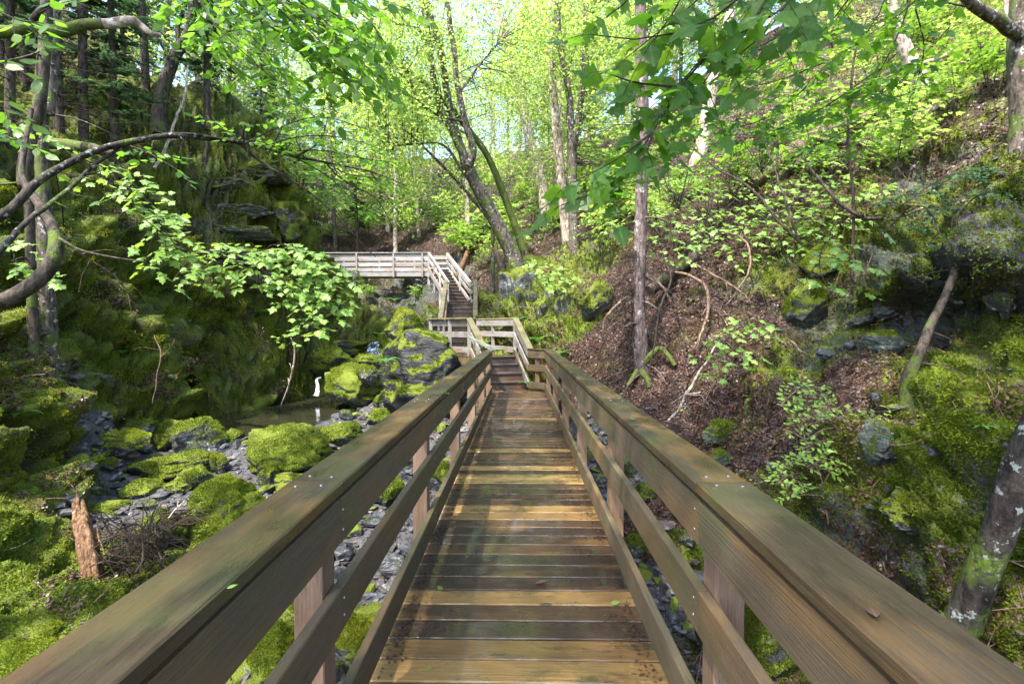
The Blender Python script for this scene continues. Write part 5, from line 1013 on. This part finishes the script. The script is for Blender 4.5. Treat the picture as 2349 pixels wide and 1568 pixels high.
for i,(u,v) in enumerate([(1560,420),(1640,470),(1520,480),(1700,400),(1750,330)]):
    lb=('wiry dead brush on the left of the right slope thicket','wiry dead brush in the middle of the right slope thicket','wiry dead brush just right of the spruce trunk','wiry dead brush under the darker maple brush','wiry dead brush below the bright bent trunk')[i]
    h=P(u,v,11.5); root=thing('dead_brush',lb,'dead brush',h); mb=MB()
    for k in range(16):
        d=nrm(rng.normal(size=3)*[1,.7,.8]); l=.5+.9*rng.random(); q=wobble(smooth([h-ZUP*.6,h+d*l*.5,h+d*l],9),.18,1.5); tube(mb,q,np.linspace(.011,.002,9),4)
        for j in range(4): e=q[3+j]; tube(mb,smooth([e,e+rng.normal(size=3)*.1,e+rng.normal(size=3)*.22],4),[.004,.003,.002,.001],3)
    mb.build('wood','dark_twig',root)
S_('stick hanging from the sapling down to the pool',[(644,930,13.5,3),(660,890,13.3,5),(672,850,13.2,6),(676,800,13.1,5),(668,775,13,4)],'pale_bark')
S_('white weathered pole leaning behind the middle steps',[(1012,760,21,9),(1024,735,21.5,9),(1035,712,22,8)],'pale_bark',forks=0)
S_('broken orange brown snag behind the upper steps',[(1052,632,23.5,14),(1062,605,23.5,14),(1075,576,23.5,12)],'rotten_wood','snag','snag',0,9)
S_('black jagged stump on the mossy outcrop left of the forked tree',[(1162,655,15.9,18),(1152,620,15.9,20),(1145,595,15.9,16),(1140,578,15.9,7)],'dark_bark','stump','stump',0,10,0,.35)
S_('mossy log lying along the left wall below the lichened trunk',[(60,322,9.6,22),(120,330,9.4,26),(180,336,9.2,26),(240,345,9,20),(265,352,9,10)],'mossy_bark','mossy_log','log',0,12)
S_('curved mossy root hugging the top of the left cliff',[(520,385,17.3,9),(550,410,17.2,11),(590,420,17.2,11),(612,400,17.3,10),(618,370,17.5,8),(625,345,17.6,6)],'mossy_bark','root','root',0,9)
S_('root hanging down the middle of the left cliff face',[(475,325,16.6,6),(468,400,16.3,8),(460,440,16.2,9),(480,480,16.1,10),(498,520,16,9),(500,575,16,7)],'dark_bark','root','root',1,8)
S_('slim pale leaning stem high on the left wall',[(355,385,14.5,7),(380,340,14.6,7),(400,280,14.7,6),(425,215,14.8,5),(430,150,15,4)],'pale_bark','sapling','sapling',1,6)
S_('dead stick leaning on the left wall over brown leaves',[(352,925,10,3),(360,860,10.1,3),(368,810,10.2,4),(355,770,10.3,3)],'dead_wood')
S_('bare twig with lichen reaching right from the curved trunk',[(130,545,5.3,5),(200,590,5.5,5),(270,640,5.8,4),(300,690,6,3)],'dead_wood',forks=4)
# broken stump of driftwood and its tangle of roots
dw=thing('driftwood_stump','upright broken trunk of orange brown rotten wood on the left bank','stump',P(200,1320,5.0))
mb=MB()
for k in range(9):
    o=(k-4)*4.2; top=1150-8+rng.random()*70-(20 if k<4 else 0); a=smooth(np.array([np.append(P(u+o*f_,v,y+.03*(k%3)),w_/1112*y*.5) for u,v,y,w_,f_ in [(214,1325+6*(k%2),4.9,14,1),(208,1285,4.95,16,1.05),(198,1240,5.0,15,1),(188,1195,5.1,13,.85),(181,max(top,1152),5.2,8,.7),(178,top-6,5.25,2,.7)]]),30); a[:,:3]=wobble(a[:,:3],.012,9); tube(mb,a[:,:3],a[:,3],9,.3)
mb.build('wood','rotten_wood',dw,True)
rt=thing('root_tangle','tangle of dark wiry roots and sticks washed up beside the broken trunk','driftwood',P(290,1290,5.1)); mb=MB()
for k in range(240):
    u=235+140*rng.random(); v=1200+130*rng.random(); c=P(u+(v-1200)*-.25+30,v,5.2+.5*rng.random()-.25); d=rdir(1)[0]; l=.12+.35*rng.random()
    tube(mb,wobble(smooth([c-d*l,c+rng.normal(size=3)*.05,c+d*l],7),.1,4),np.linspace(.006,.0015,7)*(.5+1.1*rng.random()),4)
for k in range(70):
    u=380+75*rng.random(); v=1160+45*rng.random(); c=P(u-(v-1160)*1.3,v+20,6.0+.4*rng.random()); d=nrm(np.array([.8,.2,.25])+.4*rng.normal(size=3)); l=.12+.35*rng.random()
    tube(mb,wobble(smooth([c-d*l,c+rng.normal(size=3)*.04,c+d*l],6),.06,4),np.linspace(.009,.002,6)*(.5+rng.random()),4)
mb.build('roots','dark_twig',rt)
S_('orange splinter stick standing in the root tangle',[(240,1270,4.9,4),(228,1225,5,5),(222,1195,5.05,4)],'rotten_wood',forks=0)
S_('whitish twig lying on top of the root tangle',[(385,1190,5.9,4),(400,1170,5.95,5),(420,1150,6,4)],'pale_bark',forks=2)
S_('black rotten stub in the lower left bank above the railing',[(172,1405,4.2,12),(150,1390,4.3,26),(130,1385,4.4,30),(118,1395,4.5,14)],'dark_bark','stump','stump',3,10,0,.35)

# ---- fallen leaves on the boardwalk
def fallen(label,u,v,z,size,kind,m):
    d=ray(u,v); c=CAMP+d*((z-1.5)/d[2]); root_mb=MB(); leaves(root_mb,[c+[0,0,.006]],nrm(rng.normal(size=(1,3))*[1,1,.05]),nrm(np.array([[.1*rng.normal(),.1*rng.normal(),1]])),size,kind,-.15,.8); o=root_mb.build('fallen_leaf',m); tag(o,label,'leaf')
for a in [('curled brown dead leaf on the middle of the deck',1229,1338,.0,.075,'ovate','litter_leaf'),('pale yellow leaf on the left of the deck',1014,1355,0,.05,'ovate','sunlit_leaf'),('small green leaf on the right of the deck',1402,1386,0,.05,'ovate','sapling_leaf'),('tiny green leaf near the bottom edge of the deck',990,1530,0,.03,'ovate','sapling_leaf'),('yellow leaf far along the deck by the left rail',1130,1010,0,.06,'ovate','sunlit_leaf'),
          ('brown shrivelled leaf on the right handrail nearest the viewer',1997,1400,.975,.035,'ovate','litter_leaf'),('little green leaf on the left handrail nearest the viewer',520,1355,.975,.02,'ovate','sapling_leaf'),('green leaf fragment on the right handrail above the spruce',1458,963,.975,.05,'ovate','sapling_leaf'),('yellow leaf on the left handrail near the joint',1030,905,.975,.05,'ovate','sunlit_leaf')]: fallen(*a)

# ---- woods: prototypes copied over the slopes behind
def broad_proto(seed,h,leaf,bm_,name='broadleaf_tree',ncl=84,n=46,ls=.18,low=.2):
    global rng
    keep=rng; rng=np.random.default_rng(seed); root=thing(name,'x','tree'); 
    tp=np.array([(fbm(np.array([[0,seed,z*.25]]),2)[0]*.5*z/h,fbm(np.array([[7,seed,z*.25]]),2)[0]*.5*z/h,z-.5,.16*(1-.8*z/h)+.02) for z in np.linspace(0,h,26)]); mb=MB(); tube(mb,tp[:,:3],tp[:,3],9,.1); mb.build('trunk',bm_,root,True)
    lim=[tp]; mb=MB()
    for k in range(13):
        i=int(26*(low+.1+(.85-low)*k/13)); a0=tp[i]; az=k*2.4+rng.random(); l=(1.2+2*rng.random())*(1.1-.5*i/26); d=np.array([math.cos(az),math.sin(az),.45]); q=smooth(np.array([np.append(a0[:3],a0[3]*.5),np.append(a0[:3]+d*l*.5,a0[3]*.3),np.append(a0[:3]+d*l,.012)]),8); tube(mb,q[:,:3],q[:,3],5); lim.append(q)
    mb.build('limbs',bm_,root); lim=np.vstack(lim); mt,ml=MB(),MB(); cen=[]
    for k in range(ncl):
        t=low+(1-low)*rng.random(); r=(2.1*math.sin(math.pi*min(1,(t-low)/(1-low)*.85+.18))+.3)*math.sqrt(rng.random()); az=6.28*rng.random(); cen.append(np.array([r*math.cos(az),r*math.sin(az),h*t]))
    clumps(mt,ml,cen,lim,n,.62,ls,'diamond',.5); mt.build('twigs','dark_twig',root); ml.build('crown',leaf,root); rng=keep; return root
def conifer_proto(seed,h,r=.14,bare=.35,name='spruce_tree'):
    global rng
    keep=rng; rng=np.random.default_rng(seed); root=thing(name,'x','tree'); z=np.linspace(-.5,h,24); mb=MB(); tube(mb,np.stack([.08*np.sin(z*.4+seed),.05*np.cos(z*.3),z],-1),np.linspace(r,.02,24),9,.08); mb.build('trunk','dark_bark',root,True)
    mw,ml=MB(),MB(); zz=.6
    while zz<h-.3:
        for k in range(4):
            az=6.28*rng.random(); t=zz/h; l=(.35+2.0*(1-t)**.8)*(.6+.5*rng.random()); dead=t<bare*(.6+.6*rng.random())
            d=np.array([math.cos(az),math.sin(az),0]); q=np.array([[0,0,zz]+d*l*x+ZUP*l*(-.28*x+.12*x*x) for x in np.linspace(0,1,6)]); tube(mw,wobble(q,.06,1.5),np.linspace(.014,.004,6),4)
            if dead:
                for j in range(3): e=q[2+j]; tube(mw,np.array([e,e+rng.normal(size=3)*.18*[1,1,.4]-ZUP*.05]),[.004,.0015],3)
                continue
            m_=int(l*26); x=.12+.88*rng.random(m_); b=[0,0,zz]+d*l*x[:,None]+ZUP*(l*(-.28*x+.12*x*x))[:,None]; s=np.cross(d,ZUP)*np.where(rng.random(m_)<.5,1,-1)[:,None]
            tl_=.10+.30*l*.5*(1.05-x); dd_=nrm(s+d*.6-ZUP*.12+.15*rng.normal(size=(m_,3)))
            C=np.concatenate([b,b+dd_*(tl_*.5)[:,None],b+dd_*(tl_*.5)[:,None]]); sd=nrm(np.cross(dd_,ZUP)); D=np.concatenate([dd_,nrm(dd_+sd*.8),nrm(dd_-sd*.8)]); leaves(ml,C,D,nrm(ZUP+.3*rng.normal(size=C.shape)),np.concatenate([tl_,tl_*.5,tl_*.5])*(.8+.4*rng.random(len(C))),'needle_w',.15)
        zz+=.24+.12*rng.random()
    mw.build('branches','dark_twig',root); ml.build('needles','needle_leaf',root); rng=keep; return root
LEAF['needle_w']=_mir([(0,0),(.3,.13),(.7,.11),(1,0)])
def sap_proto(seed,leaf,name='leafy_sapling'):
    global rng
    keep=rng; rng=np.random.default_rng(seed); root=thing(name,'x','sapling'); mS,mW,mL=MB(),MB(),MB()
    for s in range(3):
        top=np.array([rng.normal()*.5,rng.normal()*.4,1.6+1.3*rng.random()]); q=smooth([[0,0,-.2],top*[.4,.4,.5]+[.1,0,0],top],10); tube(mS,q,np.linspace(.018,.006,10),5)
        for k in range(5):
            a=q[4+k]; az=rng.random()*6.28; l=.5+.6*rng.random(); b=a+np.array([math.cos(az),math.sin(az),.1])*l; spray(mW,mL,[a,(a+b)/2+[0,0,.05],b],.006,.002,(.42,.22),.13,.15,'maple_far',nrm(np.array([0,-.3,1.])),.10,.2,.05,.75,.4,.8)
    mS.build('stem','dark_bark',root); mW.build('twigs','dark_twig',root); mL.build('leaves',leaf,root); rng=keep; return root
used=set(); PL=[]
def place(proto,x,y,what,group,s=1,z=None,tilt=0):
    z=drop(x,y)-.1 if z is None else z; rz=rng.random()*6.28
    if proto.name not in used:
        used.add(proto.name); proto.location=(x,y,z); proto.rotation_euler=(tilt,0,rz); proto.scale=(s,s,s); tag(proto,what,None,group); o=proto
    else: o=dup(proto,(x,y,z),rz,s,what,group,tilt)
    q=_rot.T@(np.array([x,y,z])-CAMP); PL.append((o,what,1174.5-1112*q[0]/q[2],y)); return o
MARK=[(120,'above the curved trunk at the left edge'),(300,'above the arching bough'),(460,'left of the bare cliff'),(640,'on top of the bare cliff'),(760,'just right of the bare cliff'),(840,'behind the left end of the high walkway'),(900,'behind the middle of the high walkway'),(985,'behind the right end of the high walkway'),(1060,'above the upper steps'),(1150,'left of the forked tree\'s foot'),(1240,'right of the forked tree\'s foot'),(1330,'behind the mottled trunk'),(1450,'just left of the grey spruce'),(1540,'just right of the grey spruce'),(1660,'by the bright bent trunk'),(1800,'above the left half of the maple thicket'),(1960,'above the right half of the maple thicket'),(2150,'by the leaning mottled trunk'),(9999,'at the upper right edge')]
def finish_labels():
    B={}
    for o,what,u,y in PL: B.setdefault((what,next(t for m,t in MARK if u<m)),[]).append((y,o))
    for (what,t),l in B.items():
        l.sort(key=lambda a:a[0]); n=len(l)
        for k,(y,o) in enumerate(l):
            r=[''] if n==1 else ['nearer','farther'] if n==2 else ['nearest']+[x+' nearest' for x in 'second third fourth fifth sixth seventh eighth ninth tenth eleventh twelfth'.split()][:n-2]+['farthest']
            o['label']=(r[k]+' '+what+' '+t).strip().replace('the arching bough','the bough').replace('at the upper right edge','at upper right').replace('at the left edge','at left')
def fix(root):   # prototypes are built at the origin: children keep plain local coordinates
    for c in root.children: c.matrix_parent_inverse=Matrix.Identity(4)
    return root
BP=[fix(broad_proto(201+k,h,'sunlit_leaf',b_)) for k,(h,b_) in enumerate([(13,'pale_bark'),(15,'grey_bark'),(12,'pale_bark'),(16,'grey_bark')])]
KP=[fix(conifer_proto(301+k,h,.15,bare)) for k,(h,bare) in enumerate([(14,.3),(16,.45),(12,.2)])]
SPR=[fix(sap_proto(401+k,l)) for k,l in enumerate(['sapling_leaf','sunlit_leaf','sapling_leaf'])]
G1='slender trees in the sunlit woods behind the stairs'; L1='slender sunlit far tree'
spots=[(-7,34),(-4.5,38),(-2,33),(.5,36),(3,31),(5,36),(-10,37),(-12,42),(-6,44),(-1,45),(4,44),(8,40),(-15,39),(-18,45),(11,35),(7,30),(-9,50),(0,52),(7,51),(14,44),(-22,50),(-16,54),(12,30),(10,26),(-3,28.8),(15,28),(2,25.5),(6,24),(-3,58),(5,60),(-12,60),(13,56),(20,40),(19,33),(-8,31.5),(1.8,39),(-8.5,40),(6,42),(3,48),(-14,36),(-17,34),(-11,46),(10,46),(-20,42),(9,23.5),(4.2,27.5),(17,25),(-24,44)]
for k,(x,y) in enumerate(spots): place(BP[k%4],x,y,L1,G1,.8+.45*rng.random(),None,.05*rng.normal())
L2='tall dark far conifer'; G2='conifers in the wood beyond the left wall'
for k,(x,y) in enumerate([(-16,31),(-19,30),(-17,37),(-24,32),(-13,24.5),(-22,27),(-27,30),(-14,46),(-25,48),(-10.5,31.5),(-20,22.5),(-19,38)]): place(KP[k%3],x,y,L2,G2,.75+.4*rng.random())
L8='airy green tree of the left wood'; G8='leafy trees of the left wood'
for k,(x,y) in enumerate([(-14,27),(-12.5,33),(-21,36),(-18,25),(-26,40),(-30,36),(-20,43),(-15.5,23.5),(-24,25),(-28,35),(-23,29),(-17,28.5),(-19,33.5),(-22,21),(-25,20)]): place(BP[k%4],x,y,L8,G8,.75+.4*rng.random())
L3='dark spruce'; G3='spruces on the steep left wall'
for k,(u,v) in enumerate([(194,330),(265,372),(30,330),(140,300),(60,200),(330,200),(5,150),(480,330)]):
    h=hit(u,v)[0]; place(KP[(k+1)%3],h[0],h[1],L3,G3,(.5+.25*rng.random())*(h[1]/14+.25))
L4='pale bushy sapling'; G4='saplings round the high walkway'
for k,(u,v) in enumerate([(760,560),(800,540),(850,550),(900,530),(940,560),(980,540),(1020,520),(1060,560),(1090,600),(1110,560),(1140,540),(870,500),(960,500),(1030,470),(720,520),(690,500),(1100,620),(1075,590),(820,500),(1150,620),(1180,540),(1220,520),(1260,500),(1240,560),(1290,520),(1350,500),(1380,540),(1340,450),(1400,480),(1420,440),(1200,480),(1300,470),(1380,400),(1440,400)]):
    h=hit(u,v)[0]; place(SPR[k%3],h[0],h[1],L4,G4,.7+.5*rng.random()*(1+.01*h[1]))
L5='small scree sapling below the high walkway,'; G5='saplings below the high walkway'
for u,v in [(840,690),(810,660),(930,650),(960,690),(780,650)]:
    h=hit(u,v)[0]; place(SPR[0],h[0],h[1],L5,G5,.45+.2*rng.random())
L6='young broadleaf tree in full sun'; G6='young trees on the upper right slope'
for k,(u,v) in enumerate([(1700,150),(1560,250),(1800,90),(1450,330),(1640,120),(1520,160)]):
    h=hit(u,v)[0]; place(BP[k%4],h[0],h[1],L6,G6,.5+.25*rng.random())

L7='low leafy maple'; G7='low maples on the right slope'
for k,(u,v) in enumerate([(1500,560),(1600,330),(1560,430),(2000,230),(2080,120),(1500,380),(2250,150),(1460,520),(1650,230),(1950,130),(2200,260),(1720,100),(1580,200),(1560,480),(1680,470),(1800,350),(1880,350),(2050,300),(1980,380),(1540,350),(1440,400),(1900,100),(2130,100),(2080,20),(1660,180),(2280,220),(1850,420),(2050,420),(1500,520),(1400,520),(1380,600)]):
    h=hit(u,v)[0]; place(SPR[(k+1)%3],h[0],h[1],L7,G7,.5+.45*rng.random())
finish_labels()
